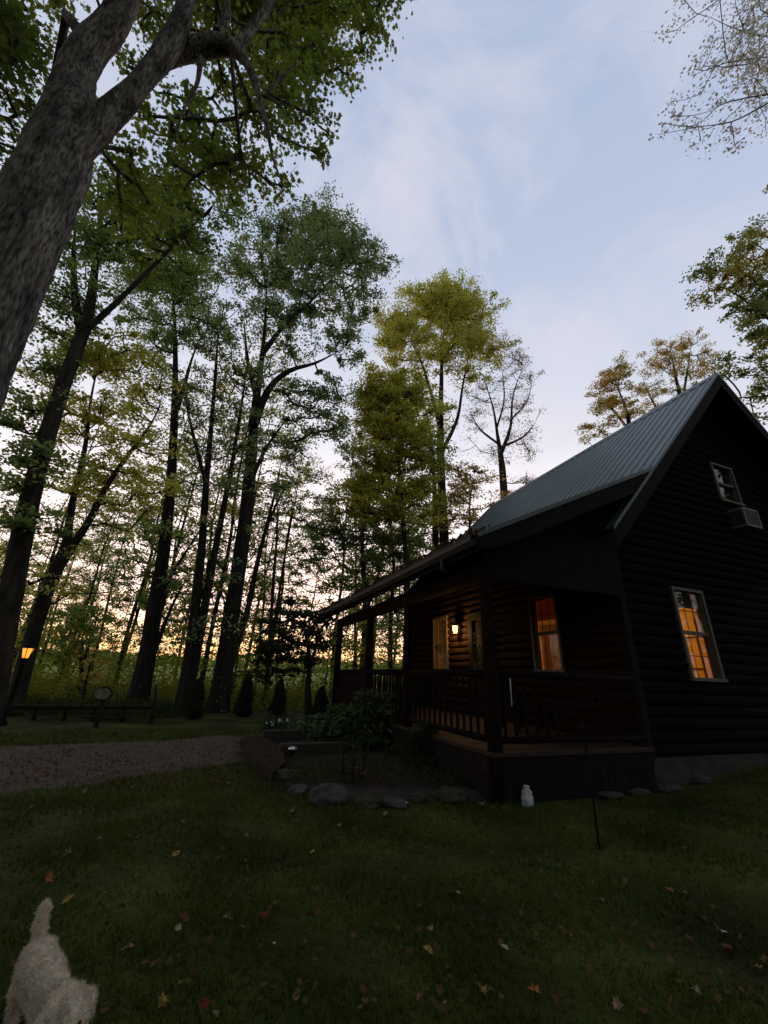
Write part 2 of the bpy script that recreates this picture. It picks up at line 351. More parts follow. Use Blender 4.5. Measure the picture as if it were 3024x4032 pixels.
def tr(Y, pts, tip=True):                        # survey of a trunk that stands Y metres ahead: (x, y, width) in the photo -> x,y,z,r
    out = []; n = len(pts)
    for i, q in enumerate(pts):
        P = at(q[0], q[1], Y+(q[3] if len(q) > 3 else 0)); f = i/(n-1); ob = math.sqrt(1+((q[0]-1512)/F_PX)**2) if tip else 1.42; out.append((*P, max(.004, q[2]*mpp(P)/2*.95/ob*(1-(.72*f**3 if tip else 0)))))
    return np.array(out)
def bl(Y, lst, spread=.9):             # survey of foliage masses: (x, y, rx, ry, density, dY)
    out = []
    for q in lst:
        x, y, rx, ry = q[:4]; dn = q[4] if len(q) > 4 else 1; dy = q[5] if len(q) > 5 else 0
        P = at(x, y, Y+dy); k = mpp(P); out.append((P, (rx*k*1.1, (rx+ry)*.5*k*spread, ry*k*1.12), dn))
    return out

# ------------------------------------------------------------------ ground
def ground_material():
    m = bpy.data.materials.new('lawn_and_wood_floor'); m.use_nodes = True; N = m.node_tree.nodes; L = m.node_tree.links; b = N['Principled BSDF']
    b.inputs['Roughness'].default_value = .95; b.inputs['Specular IOR Level'].default_value = .1
    tc = nm(N, 'ShaderNodeTexCoord')
    def nz(s, d=5):
        n = nm(N, 'ShaderNodeTexNoise'); n.inputs['Scale'].default_value = s; n.inputs['Detail'].default_value = d; L.new(tc.outputs['Object'], n.inputs['Vector']); return n
    def ramp(src, els):
        r = nm(N, 'ShaderNodeValToRGB'); e = r.color_ramp.elements; e[0].position, e[0].color = els[0][0], (*els[0][1], 1); e[1].position, e[1].color = els[-1][0], (*els[-1][1], 1)
        for p, c in els[1:-1]: q = e.new(p); q.color = (*c, 1)
        L.new(src, r.inputs['Fac']); return r
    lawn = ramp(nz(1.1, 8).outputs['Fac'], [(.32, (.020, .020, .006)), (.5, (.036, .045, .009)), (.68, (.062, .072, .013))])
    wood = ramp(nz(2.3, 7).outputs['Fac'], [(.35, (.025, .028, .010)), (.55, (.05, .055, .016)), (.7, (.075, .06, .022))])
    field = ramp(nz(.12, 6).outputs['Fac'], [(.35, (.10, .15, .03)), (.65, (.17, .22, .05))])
    sx = nm(N, 'ShaderNodeSeparateXYZ'); L.new(tc.outputs['Object'], sx.inputs[0])
    n3 = nz(.5, 4)
    a = nm(N, 'ShaderNodeMath', operation='MULTIPLY_ADD'); a.inputs[1].default_value = 3.; L.new(n3.outputs['Fac'], a.inputs[0]); L.new(sx.outputs['Y'], a.inputs[2])
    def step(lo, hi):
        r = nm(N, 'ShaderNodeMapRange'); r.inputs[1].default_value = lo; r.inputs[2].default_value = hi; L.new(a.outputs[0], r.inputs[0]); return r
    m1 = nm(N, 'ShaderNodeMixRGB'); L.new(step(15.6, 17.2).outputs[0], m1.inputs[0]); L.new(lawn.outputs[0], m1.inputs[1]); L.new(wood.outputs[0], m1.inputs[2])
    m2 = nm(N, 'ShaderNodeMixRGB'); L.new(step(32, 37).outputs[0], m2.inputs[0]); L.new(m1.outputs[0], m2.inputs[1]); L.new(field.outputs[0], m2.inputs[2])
    L.new(m2.outputs[0], b.inputs['Base Color'])
    bp = nm(N, 'ShaderNodeBump'); bp.inputs['Strength'].default_value = .8; bp.inputs['Distance'].default_value = .04
    L.new(nz(28, 6).outputs['Fac'], bp.inputs['Height']); L.new(bp.outputs[0], b.inputs['Normal']); return m
def sinh_axis(a, b, n, k=4.5, c=0):
    t = np.linspace(-1, 1, n); v = np.sinh(k*t)/np.sinh(k); return np.where(v < 0, c+v*(c-a), c+v*(b-c))
gx = sinh_axis(-900, 900, 181, 6.5); gy = sinh_axis(-300, 1500, 181, 6.5, 5)
X, Yg = np.meshgrid(gx, gy); Z = gh(X, Yg)
V = np.stack([X, Yg, Z], -1).reshape(-1, 3); nx = len(gx)
i = (np.arange(len(gy)-1)[:, None]*nx+np.arange(nx-1)[None, :]).ravel()
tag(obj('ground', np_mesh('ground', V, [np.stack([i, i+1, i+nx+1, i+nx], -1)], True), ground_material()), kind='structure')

def sheet(name, outline, m, lift, kind='structure', h=.18, parent=None):
    """a flat area with an uneven edge that follows the ground"""
    bm = bmesh.new(); vs = [bm.verts.new((p[0], p[1], 0)) for p in outline]; f = bm.faces.new(vs)
    bmesh.ops.triangulate(bm, faces=[f])
    for _ in range(9):
        ed = [e for e in bm.edges if e.calc_length() > h*1.6]
        if not ed: break
        bmesh.ops.subdivide_edges(bm, edges=ed, cuts=1); bmesh.ops.triangulate(bm, faces=bm.faces[:])
    for v in bm.verts:
        if v.is_boundary:
            v.co.x += .20*noise.noise(Vector((v.co.x*2.1, v.co.y*2.1, 3)))+.08*noise.noise(Vector((v.co.x*7, v.co.y*7, 3))); v.co.y += .20*noise.noise(Vector((v.co.x*2.1, v.co.y*2.1, 9)))+.08*noise.noise(Vector((v.co.x*7, v.co.y*7, 9)))
    for v in bm.verts:
        v.co.z = float(gh(v.co.x, v.co.y))+lift+(0 if v.is_boundary else .008*noise.noise(Vector((v.co.x*4, v.co.y*4, 0))))
        if v.is_boundary: v.co.z -= lift+.01
    me = bpy.data.meshes.new(name); bm.to_mesh(me); bm.free()
    for p in me.polygons: p.use_smooth = True
    return tag(obj(name, me, m, parent), kind=kind)
MT['gravel'] = mat('gravel', (.125, .102, .078), .95, (.066, .052, .039), 30, 10, .8, 50, spec=.05)
gp = [(-14, 7.0), (-9, 7.6), (-6.5, 8.05), (-5.4, 8.5), (-4.2, 9.3), (-3.4, 10.3), (-2.75, 10.1), (-2.35, 8.5), (-2.2, 7.6), (-2.65, 7.0), (-3.1, 6.35), (-3.5, 5.75), (-4.3, 5.3), (-6, 4.9), (-9, 4.3), (-14, 3.9)]
sheet('gravel_drive', gp, MT['gravel'], .022)

# ------------------------------------------------------------------ log cabin
cab = thing('log_cabin', 'dark log cabin with green metal roof, lit windows and a long porch', 'cabin', (HX, HY, 0), HA)
TC, W, L_, ZA, KS, OH = 2.653, 8.186, 8.1, 8.47, 1.0422, .444
TM = TC+W/2
def log_wall(name, P, urange, z0, z1, holes, h=.175, dep=.07, mt='log'):
    """courses of half-round logs; P(u,z,d) gives a point d proud of the wall plane"""
    V, Fq = [], []; z = z0; k = 0
    while z < z1-1e-4:
        zt = min(z+h, z1); zs = {z, zt, z+(zt-z)*.12, z+(zt-z)*.3, z+(zt-z)*.5, z+(zt-z)*.7, z+(zt-z)*.88}
        for a in holes:
            for q in a[2:]:
                if z < q < zt: zs.add(q)
        zs = sorted(zs); zc = z+h/2; jit = rng.uniform(-.008, .008)
        for za, zb in zip(zs, zs[1:]):
            zm = (za+zb)/2; ua, ub = urange(za), urange(zb)
            cuts = sorted([(q[0], q[1]) for q in holes if q[2] < zm < q[3]])
            um = urange(zm); segs = []; c0 = None
            lo = ('w', 0)
            for q in cuts: segs.append((lo, ('h', q[0]))); lo = ('h', q[1])
            segs.append((lo, ('w', 1)))
            da, db = [(dep+jit)*math.sqrt(max(0, 1-(2*(zz-zc)/h)**2)) for zz in (za, zb)]
            for s_, e_ in segs:
                g = lambda w, ur: ur[w[1]] if w[0] == 'w' else w[1]
                a0, a1, b0, b1 = g(s_, ua), g(e_, ua), g(s_, ub), g(e_, ub)
                if a1-a0 < .01 and b1-b0 < .01: continue
                n = max(1, int((a1-a0)/.6))
                for t in range(n):
                    f0, f1 = t/n, (t+1)/n; o = len(V)
                    wob = lambda u, zz: .006*noise.noise(Vector((u*1.3, k*7.1, zz*0)))
                    q = [a0+(a1-a0)*f0, a0+(a1-a0)*f1, b0+(b1-b0)*f1, b0+(b1-b0)*f0]
                    V += [P(q[0], za+wob(q[0], za), da), P(q[1], za+wob(q[1], za), da), P(q[2], zb+wob(q[2], zb), db), P(q[3], zb+wob(q[3], zb), db)]
                    Fq.append((o, o+1, o+2, o+3))
        z = zt; k += 1
    return obj(name, np_mesh(name, V, [np.array(Fq)]), MT[mt], cab)
ZW = .40
zroof = lambda z: (8.28-z)/KS
PG = lambda u, z, d: (u, .07-d, z)                 # near gable, faces -y
PL = lambda u, z, d: (TC+.07-d, u, z)              # porch-side wall, faces -x
PG2 = lambda u, z, d: (u, L_-.07+d, z)
PR = lambda u, z, d: (TC+W-.07+d, u, z)
grange = lambda z: (max(TC+.02, TM-zroof(z)), min(TC+W-.02, TM+zroof(z)))
W3 = (3.948, 4.790, 1.476, 3.043); WU = (6.265, 7.025, 5.177, 6.142); W2 = (1.407, 2.187, 1.54, 3.02); W1 = (5.66, 6.50, 1.45, 3.07); DR = (3.66, 4.56, .56, 2.98)
hin = lambda h: (h[0]+.042, h[1]-.042, h[2]+.042, h[3]-.042)
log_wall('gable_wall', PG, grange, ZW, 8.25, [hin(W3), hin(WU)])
log_wall('porch_wall', PL, lambda z: (.02, L_-.02), ZW, 4.15, [hin(W2), hin(W1), DR], mt='lamplit_log')
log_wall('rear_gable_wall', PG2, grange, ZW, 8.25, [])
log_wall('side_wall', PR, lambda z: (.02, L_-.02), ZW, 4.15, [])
for (x, y) in ((TC, 0), (TC+W-.1, 0), (TC, L_-.1), (TC+W-.1, L_-.1)): MB().box(x-.012, x+.112, y-.012, y+.112, ZW-.02, 4.0).build('corner_post', MT['trim'], cab)
m = MB(); m.box(TC+.05, TC+W-.05, .05, L_-.05, -.2, ZW-.003); m.build('foundation', MT['concrete'], cab)

def inner(name, P, urange, z0, z1, holes):
    zs = sorted({z0, z1, 4.15, *[q for h in holes for q in h[2:]]} & set(x for x in [z0, z1, 4.15]+[q for h in holes for q in h[2:]] if z0 <= x <= z1)); V, Fq = [], []
    for za, zb in zip(zs, zs[1:]):
        zm = (za+zb)/2; cuts = sorted((h[0], h[1]) for h in holes if h[2] < zm < h[3]); ua, ub = urange(za+1e-4), urange(zb-1e-4)
        ea = [ua[0]]+[c for q in cuts for c in q]+[ua[1]]; eb = [ub[0]]+[c for q in cuts for c in q]+[ub[1]]
        for k in range(0, len(ea), 2):
            o = len(V); V += [P(ea[k], za, -.03), P(ea[k+1], za, -.03), P(eb[k+1], zb, -.03), P(eb[k], zb, -.03)]; Fq.append((o, o+1, o+2, o+3))
    obj(name, np_mesh(name, V, [np.array(Fq)]), MT['pine'], cab)
inner('inside_lining', PG, grange, ZW, 8.2, [W3, WU]); inner('inside_lining', PL, lambda z: (.05, L_-.05), ZW, 4.15, [W2, W1, DR]); inner('inside_lining', PG2, grange, ZW, 8.2, []); inner('inside_lining', PR, lambda z: (.05, L_-.05), ZW, 4.15, [])
# roof
def ribbed(name, x0, z0, x1, z1, s0, s1, mt, pitch=.229, rib=.022):
    d = np.array([x1-x0, z1-z0]); n = np.array([-d[1], d[0]])/np.hypot(*d); n = n if n[1] > 0 else -n
    ys, hs = [], []; y = s0
    while y < s1:
        for dy, hh in ((0, 0), (.085, 0), (.098, rib), (.131, rib), (.144, 0), (.19, .004)):
            if y+dy < s1: ys.append(y+dy); hs.append(hh)
        y += pitch
    ys.append(s1); hs.append(0); V = []
    for f in np.linspace(0, 1, 5):
        for y, hh in zip(ys, hs): V.append((x0+d[0]*f+n[0]*hh, y, z0+d[1]*f+n[1]*hh))
    k = len(ys); i = (np.arange(4)[:, None]*k+np.arange(k-1)[None, :]).ravel()
    return obj(name, np_mesh(name, V, [np.stack([i, i+1, i+k+1, i+k], -1)]), mt, cab)
s0, s1 = -OH, L_+OH
zl = lambda t: ZA-KS*abs(t-TM)
TT = 2.19; TR_ = 2*TM-TT
ribbed('roof', TM, ZA, TT, zl(TT), s0, s1, MT['metal'])
ribbed('roof', TM, ZA, TR_, zl(TR_), s0, s1, MT['metal'])
m = MB()
for t in (TT+.01, TR_-.01): m.prism([(TM, ZA-.02), (t, zl(t)-.02), (t, zl(t)-.10), (TM, ZA-.10)], s0+.02, s1-.02)
m.build('roof_deck', MT['trim'], cab)
m = MB(); m.prism([(TM-.16, ZA-.14), (TM, ZA+.05), (TM+.16, ZA-.14), (TM, ZA+.03)], s0-.01, s1+.01); m.build('ridge_cap', MT['greentrim'], cab)
for sy in ((s0-.034, s0-.004), (s1+.004, s1+.034)):
    for t in (TT, TR_):
        m = MB(); m.prism([(TM, ZA-.012), (t, zl(t)-.012), (t, zl(t)-.36), (TM, ZA-.36)], *sy); m.build('rake_board', MT['trim'], cab)
        e = .012 if sy[0] < 0 else -.012
        m = MB(); m.prism([(TM, ZA+.028), (t, zl(t)+.028), (t, zl(t)-.045), (TM, ZA-.045)], sy[0]-.01, sy[1]+.01); m.build('rake_trim', MT['greentrim'], cab)
# porch roof
JT, JZ, ET, EZ, PE = 3.497, 5.10, -.3555, 3.199, 8.63
zp = lambda t: EZ+(JZ-EZ)*(t-ET)/(JT-ET)
ribbed('porch_roof', JT, JZ, ET-.03, zp(ET-.03), s0, PE, MT['metal'])
m = MB(); m.prism([(JT-.05, JZ-.04), (ET, EZ-.015), (ET, EZ-.13), (JT-.15, zp(JT-.15)-.13)], s0+.02, PE-.02); m.build('porch_ceiling', MT['trim'], cab)
m = MB(); m.prism([(JT, JZ+.0), (ET-.03, EZ-.015), (ET-.03, EZ-.22), (ET+.35, zp(ET+.35)-.30), (JT-.2, zp(JT-.2)-.32)], s0-.040, s0-.005); m.build('porch_rake_board', MT['trim'], cab)
m = MB(); m.prism([(JT, JZ+.035), (ET-.05, EZ+.012), (ET-.05, EZ-.055), (JT, JZ-.035)], s0-.055, s0-.03); m.build('rake_trim', MT['greentrim'], cab)
m = MB(); m.box(ET-.03, ET-.004, s0, PE, EZ-.24, EZ-.03); m.build('fascia_board', MT['trim'], cab)
m = MB(); gq = [(ET-.034, EZ-.05), (ET-.034, EZ-.17), (ET-.10, EZ-.17), (ET-.145, EZ-.10), (ET-.145, EZ-.035), (ET-.155, EZ-.035), (ET-.155, EZ-.02), (ET-.135, EZ-.02), (ET-.135, EZ-.095), (ET-.095, EZ-.155), (ET-.045, EZ-.155), (ET-.045, EZ-.05)]
m.prism(gq, s0+.03, PE); m.build('gutter', MT['gutter'], cab)
m = MB(); m.tube([(ET-.09, .45, EZ-.17), (ET-.09, .45, EZ-.30), (ET+.08, .45, EZ-.42)], .03, 8); m.build('downspout', MT['gutter'], cab)
m = MB(); m.box(-.085, .085, -.085, 7.6, 2.70, 2.93); m.build('porch_beam', MT['redwood'], cab)
m = MB(); m.box(.088, TC-.01, -.07, .07, 2.72, 2.92); m.prism([(-.05, 2.935), (TC-.02, 2.935), (TC-.02, zp(TC)-.15), (-.05, zp(-.05)-.15)], -.05, .0); m.build('porch_gable_boards', MT['trim'], cab)
for s in (0, 2.612, 4.818, 7.524):
    m = MB(); zb = 0 if s == 0 else .545
    n = 12; m.tube([(0, s, zb-.1 if s == 0 else zb), (.004, s, .8), (-.003, s, 1.7), (0, s, 2.698)], [.098, .095, .093, .09], n); m.build('porch_post', MT['redwood'], cab)
# deck
m = MB()
y = -.10
while y < L_:
    m.box(-.10, TC, y, min(y+.138, L_), .495, .540+rng.uniform(-.002, .002)); y += .144
m.build('porch_deck', MT['deck'], cab)
m = MB(); m.box(-.07, TC-.02, -.075, -.045, .30, .49); m.box(-.075, -.045, -.04, L_, .30, .49)
y = -.03
while y < L_-.1: m.box(-.066, -.048, y, y+.12, .0, .297); y += .128
x = -.06
while x < TC-.1: m.box(x, x+.12, -.066, -.048, .0, .297); x += .128
m.build('porch_skirt', MT['trim'], cab)
def railing(p0, p1, solid=False):
    p0, p1 = np.array(p0), np.array(p1); d = p1-p0; n = np.hypot(*d); d = d/n; ax = abs(d[0]) > .5
    r = MB().tube([(*p0, 1.445), (*(p0+p1)/2, 1.450), (*p1, 1.445)], [.05, .054, .05], 10).build('railing', MT['redwood'], cab)
    if solid:
        m = MB(); k = int(n/.14)
        for i in range(k): a = p0+d*(n*i/k); m.box(a[0]-.015, a[0]+.015, a[1]+.003, a[1]+n/k-.003, .56, 1.41)
        m.build('panel', MT['redwood'], r); return
    MB().tube([(*p0, .66), (*p1, .66)], .042, 8).build('bottom_rail', MT['redwood'], r)
    k = int(n/.165)
    for i in range(k):
        a = p0+d*(n*(i+.5)/k); j = rng.uniform(-.006, .006)
        MB().tube([(a[0], a[1], .68), (a[0]+j, a[1]+j, 1.05), (a[0], a[1], 1.42)], [.020, .026, .020], 8, False).build('baluster', MT['redwood'], r)
railing((0, .09), (0, 2.52)); railing((0, 2.70), (0, 4.73)); railing((0, 4.91), (0, 7.43), True); railing((.09, 0), (TC-.02, 0)); railing((.09, 7.53), (TC-.02, 7.53))

# windows
def window(P, u0, u1, z0, z1, grid, fw=.052, mid=.5, deep=0.):
    def bx(m, a, b, c, d, o0, o1):
        q = [P(a, c, o0), P(b, d, o1)]; lo = np.minimum(*map(np.array, q)); hi = np.maximum(*map(np.array, q)); m.box(lo[0], hi[0], lo[1], hi[1], lo[2], hi[2])
    m = MB(); O0, O1 = -.06, .098
    bx(m, u0, u0+fw, z0+fw, z1-fw, O0, O1); bx(m, u1-fw, u1, z0+fw, z1-fw, O0, O1); bx(m, u0, u1, z1-fw, z1, O0, O1+.002); bx(m, u0-.02, u1+.02, z0, z0+fw, O0, O1+.02)
    fr = m.build('window', MT['frame'], cab)
    zm = z0+(z1-z0)*mid; m = MB()
    bx(m, u0+fw, u1-fw, zm-.028, zm+.028, 0, .06)
    for a, b in ((u0+fw, u0+fw+.03), (u1-fw-.03, u1-fw)): bx(m, a, b, z0+fw, zm-.03, .0, .03); bx(m, a, b, zm+.03, z1-fw, .025, .055)
    m.build('sash', MT['frame'], fr)
    m = MB(); bx(m, u0+fw+.03, u1-fw-.03, z0+fw, zm-.03, .010, .014); bx(m, u0+fw+.03, u1-fw-.03, zm+.03, z1-fw, .036, .040); m.build('pane', MT['glass'], fr)
    m = MB(); nv, nh = grid; ua, ub = u0+fw+.03, u1-fw-.03
    for (za, zb, o) in ((zm+.03, z1-fw, .026), (z0+fw, zm-.03, .0)):
        for i in range(1, nv): u = ua+(ub-ua)*i/nv; bx(m, u-.007, u+.007, za, zb, o, o+.008)
        for i in range(1, nh): z = za+(zb-za)*i/nh; bx(m, ua, ub, z-.007, z+.007, o-.001, o+.009)
    m.build('window_grid', MT['muntin'], fr)
    return fr
w3 = window(PG, *W3, (3, 2)); wu = window(PG, *WU, (2, 2)); w2 = window(PL, *W2, (3, 2)); w1 = window(PL, *W1, (3, 2))
m = MB(); m.box(W3[0]+.02, W3[1]-.02, .17, .21, 2.74, 3.06); m.build('valance', MT['darkcloth'], w3)
tm = leafmat('roller_shade', [(0, (.42, .19, .05)), (1, (.46, .22, .06))], .5)
m = MB(); m.box(TC+.17, TC+.175, W2[0]-.02, W2[1]+.02, 2.55, 3.05); m.build('roller_shade', tm, w2)
m = MB()
z = 1.47
while z < 3.03: m.box(TC+.155, TC+.160, W1[0]+.03, W1[1]-.03, z, z+.036); z += .0385
m.build('slatted_blind', MT['blind'], w1)
# door
m = MB(); a, b, c, d = DR
m.box(TC-.03, TC+.10, a, a+.09, c, d-.1); m.box(TC-.03, TC+.10, b-.09, b, c, d-.1); m.box(TC-.033, TC+.10, a-.02, b+.02, d-.1, d); dr = m.build('door', MT['trim'], cab)
m = MB(); m.box(TC+.03, TC+.075, a+.093, b-.093, c+.01, d-.105)
for (z0_, z1_) in ((c+.12, c+.72), (c+.86, d-.25)): m.box(TC+.02, TC+.0299, a+.2, b-.2, z0_, z1_)
m.build('door_leaf', MT['trim'], dr)
m = MB(); m.box(TC-.018, TC-.012, a+.16, b-.16, c+.35, d-.2); m.build('storm_pane', MT['glass'], dr)
m = MB(); m.box(TC-.024, TC-.006, a+.093, a+.16, c+.02, d-.11); m.box(TC-.024, TC-.006, b-.16, b-.093, c+.02, d-.11); m.box(TC-.023, TC-.007, a+.16, b-.16, c+.02, c+.35); m.box(TC-.023, TC-.007, a+.16, b-.16, d-.2, d-.11); m.build('storm_frame', MT['trim'], dr)
m = MB(); m.tube([(TC-.024, b-.125, 1.52), (TC-.07, b-.125, 1.52), (TC-.07, b-.21, 1.52)], .010, 8); m.build('handle', MT['silver'], dr)
# porch light
q = (TC-.13, 5.02, 2.50)
m = MB(); m.box(TC-.02, TC+.02, 4.96, 5.08, 2.50, 2.74); m.tube([(TC-.02, 5.02, 2.70), (TC-.08, 5.02, 2.74), (TC-.13, 5.02, 2.71)], .010, 6)
m.lathe([(.095, .20), (.07, .235), (.02, .26)], q, 6); m.lathe([(.035, -.03), (.055, .0), (.055, .008)], q, 6)
for k in range(6): an = 2*math.pi*k/6; m.tube([(q[0]+.05*math.cos(an), q[1]+.05*math.sin(an), q[2]+.008), (q[0]+.082*math.cos(an), q[1]+.082*math.sin(an), q[2]+.2)], .005, 4)
pl = m.build('porch_light', MT['black'], cab)
m = MB(); m.lathe([(.012, .03), (.028, .06), (.03, .10), (.012, .135)], q, 10); m.build('bulb', MT['bulb'], pl)
m = MB(); m.lathe([(.050, .009), (.082, .199)], q, 6); ag = m.build('lantern_glass', None, pl); 
ag.data.materials.append(MT['amber_porch'])
# inside
RT, RS = 7.0, 7.85
for q_ in ((RT, RT+.05, 1.42, 1.62), (RT, RT+.05, 6.78, 7.1), (TC+.15, RT-.002, RS, RS+.05)): MB().box(*q_, .63, 3.2).build('inside_wall', MT['pine'], cab)
for q_ in ((.2, 1.418), (1.95, 6.778), (7.102, RS)): MB().box(RT, RT+.05, *q_, .63, 3.2).build('inside_panelling', MT['darkpanel'], cab)
m = MB(); m.box(RT+.01, RT+.045, 1.622, 1.948, .64, 3.19); m.build('inside_door', MT['cream'], cab)
m = MB(); m.box(RT-.02, RT+.009, 1.622, 1.655, .64, 2.46); m.box(RT-.02, RT+.009, 1.905, 1.948, .64, 2.46); m.box(RT-.03, RT+.009, 1.50, 1.96, 2.462, 2.50); m.box(RT-.03, RT-.004, 1.585, 1.605, 2.58, 2.90); m.box(RT-.02, RT+.009, 1.656, 1.904, 1.76, 1.80); m.build('inside_trim', MT['darkpanel'], cab)
m = MB(); m.box(TC+.14, RT+.05, .15, RS, 3.203, 3.25); m.build('inside_ceiling', MT['cream'], cab)
m = MB(); m.box(TC+.14, RT+.05, .15, RS, .58, .628); m.build('inside_floor', MT['pine'], cab)
MB().box(5.6, 6.6, 3.4, 4.0, .63, 2.5, .02).build('inside_cupboard', MT['darkpanel'], cab); MB().box(4.0, 4.9, 5.2, 5.8, .63, 1.5, .02).build('inside_cupboard', MT['darkpanel'], cab)

# air conditioner
ac = thing('air_conditioner', 'grey window air conditioner sticking out below the upstairs gable window', 'air conditioner', hw(6.43, -.265, 4.56), HA)
m = MB()
x1, y1, z1 = .52, .50, .405
for (xx, yy) in ((0, 0), (x1-.03, 0), (0, y1-.03), (x1-.03, y1-.03)): m.box(xx, xx+.03, yy, yy+.03, 0, z1)
m.box(.03, x1-.03, .0, .03, 0, .03); m.box(.03, x1-.03, 0, .03, z1-.03, z1); m.box(0, .03, .03, y1-.03, 0, .03); m.box(0, .03, .03, y1-.03, z1-.03, z1); m.box(x1-.03, x1, .03, y1-.03, 0, .03); m.box(x1-.03, x1, .03, y1-.03, z1-.03, z1)
m.box(.002, x1-.002, .002, y1-.002, z1+.001, z1+.008); m.box(.01, x1-.01, .01, y1-.01, -.008, -.001)
m.build('case', MT['acwhite'], ac)
m = MB(); z = .035
while z < z1-.04: m.box(.034, x1-.034, .008, .02, z, z+.012); m.box(.008, .02, .034, y1-.034, z, z+.012); z += .022
m.box(.022, x1-.022, .022, y1-.01, .01, z1-.01); m.build('grille', MT['acgrill'], ac)

# flower bed, path, stones
MT['soil2'] = MT['soil']
bed = [(-2.05, 9.6), (-1.95, 8.1), (-1.35, 6.5), (-.8, 5.85), (.2, 5.55), (1.2, 5.75), (1.50, 5.95), (.3, 8.4), (-1.5, 13.5), (-2.4, 13.2)]
sheet('flower_bed', bed, MT['soil'], .05)

# path and stones
pp = [on(x, y, .12) for x, y in ((955, 2906), (1035, 2898), (1110, 2940), (1125, 3005), (1075, 3040), (1010, 3000), (972, 2955))]
bm = bmesh.new(); top = [bm.verts.new((p[0], p[1], .125)) for p in pp]; bot = [bm.verts.new((p[0]*1.003, p[1]-.02, -.05)) for p in pp]
bm.faces.new(top); n = len(pp)
for k in range(n): bm.faces.new([bot[k], bot[(k+1) % n], top[(k+1) % n], top[k]])
bmesh.ops.recalc_face_normals(bm, faces=bm.faces[:])
bmesh.ops.triangulate(bm, faces=bm.faces[:])
for _ in range(4): bmesh.ops.subdivide_edges(bm, edges=[e for e in bm.edges if e.calc_length() > .12], cuts=1); bmesh.ops.triangulate(bm, faces=bm.faces[:])
for v in bm.verts: q = noise.noise(Vector((v.co.x*3, v.co.y*3, v.co.z*3))); v.co.z += .012*q if v.co.z > .05 else 0; v.co.x += .015*q
me = bpy.data.meshes.new('stone_path'); bm.to_mesh(me); bm.free(); tag(obj('stone_path', me, MT['flag']), kind='structure')
def boulder(label, P, sx, sy, sz, m, seed, rot=0., cat='rock', group='rocks edging the flower bed', name='edging_rock'):
    bm = bmesh.new(); bmesh.ops.create_icosphere(bm, subdivisions=4, radius=1)
    for v in bm.verts:
        d = v.co.normalized(); f = 1+.34*noise.noise(d*1.2+Vector((seed, 0, 0)))+.17*noise.noise(d*2.6+Vector((0, seed, 0)))-.10*abs(noise.noise(d*4.5+Vector((0, 0, seed))))+.035*noise.noise(d*12)
        q = d*f; e = max(abs(q.x), abs(q.y), abs(q.z)); q *= (1+.25*(1-e))
        v.co = Vector((q.x*sx, q.y*sy, q.z*sz))
    me = bpy.data.meshes.new(name); bm.to_mesh(me); bm.free()
    for p in me.polygons: p.use_smooth = True
    o = obj(name, me, m, None, (P[0], P[1], float(gh(P[0], P[1]))+sz*.55)); o.rotation_euler = (0, 0, rot)
    tag(o, label, cat, group)
def px_rock(label, x0, x1, y0, y1, m, seed, **k):
    P = on((x0+x1)/2, y1-4); s = mpp(P); P = P*1; w = (x1-x0)*s/2; h = (y1-y0)*s
    boulder(label, P+np.array([0, w*.55, 0]), w, w*.75, h*.46, m, seed, **k)
px_rock('large grey round boulder at the front corner of the flower bed', 1210, 1365, 3085, 3178, MT['stone'], 1.3, rot=.2)
px_rock('flat dark stone slab just left of the large grey boulder', 1128, 1222, 3092, 3142, MT['stone'], 5.1, rot=-.3)
px_rock('low mossy rock at the foot of the flagstone path', 1062, 1185, 3028, 3084, MT['mossstone'], 8.2)
px_rock('yellowish mossy rock standing alone left of the porch corner post', 1716, 1845, 3100, 3168, MT['mossstone'], 11.9)
px_rock('small mossy rock with pale leaves beside it, midway along the bed edge', 1612, 1690, 3118, 3166, MT['mossstone'], 14.2)
px_rock('long low mossy rock to the right of the large grey boulder', 1378, 1495, 3132, 3190, MT['mossstone'], 17.7)
px_rock('low dark rock between the two mossy rocks of the bed edge', 1500, 1600, 3140, 3188, MT['stone'], 21.4)
for k, (x, y, w) in enumerate(((2390, 3085, 120), (2500, 3072, 110), (2620, 3060, 130), (2745, 3046, 120), (2860, 3030, 105))):
    P = on(x, y, .16); s = mpp(P)
    boulder('flat tan edging stone laid along the foot of the gable wall', (P[0], P[1]), w*s/2, .12, .05, MT['concrete'], 30+k*3.3, rot=HA, group='flat tan stones along the gable wall', name='edging_stone', cat='edging stone')

for k, (x, y) in enumerate(((968, 2930), (982, 2968), (1012, 3010), (1045, 3045))):
    P = on(x, y); s = mpp(P); boulder('dark brown block in the row along the left edge of the flagstone path', (P[0], P[1]), 30*s, 26*s, .085, MT['timber'], 50+k*4.1, rot=-.9, group='dark blocks edging the flagstone path', name='edging_block', cat='edging block')
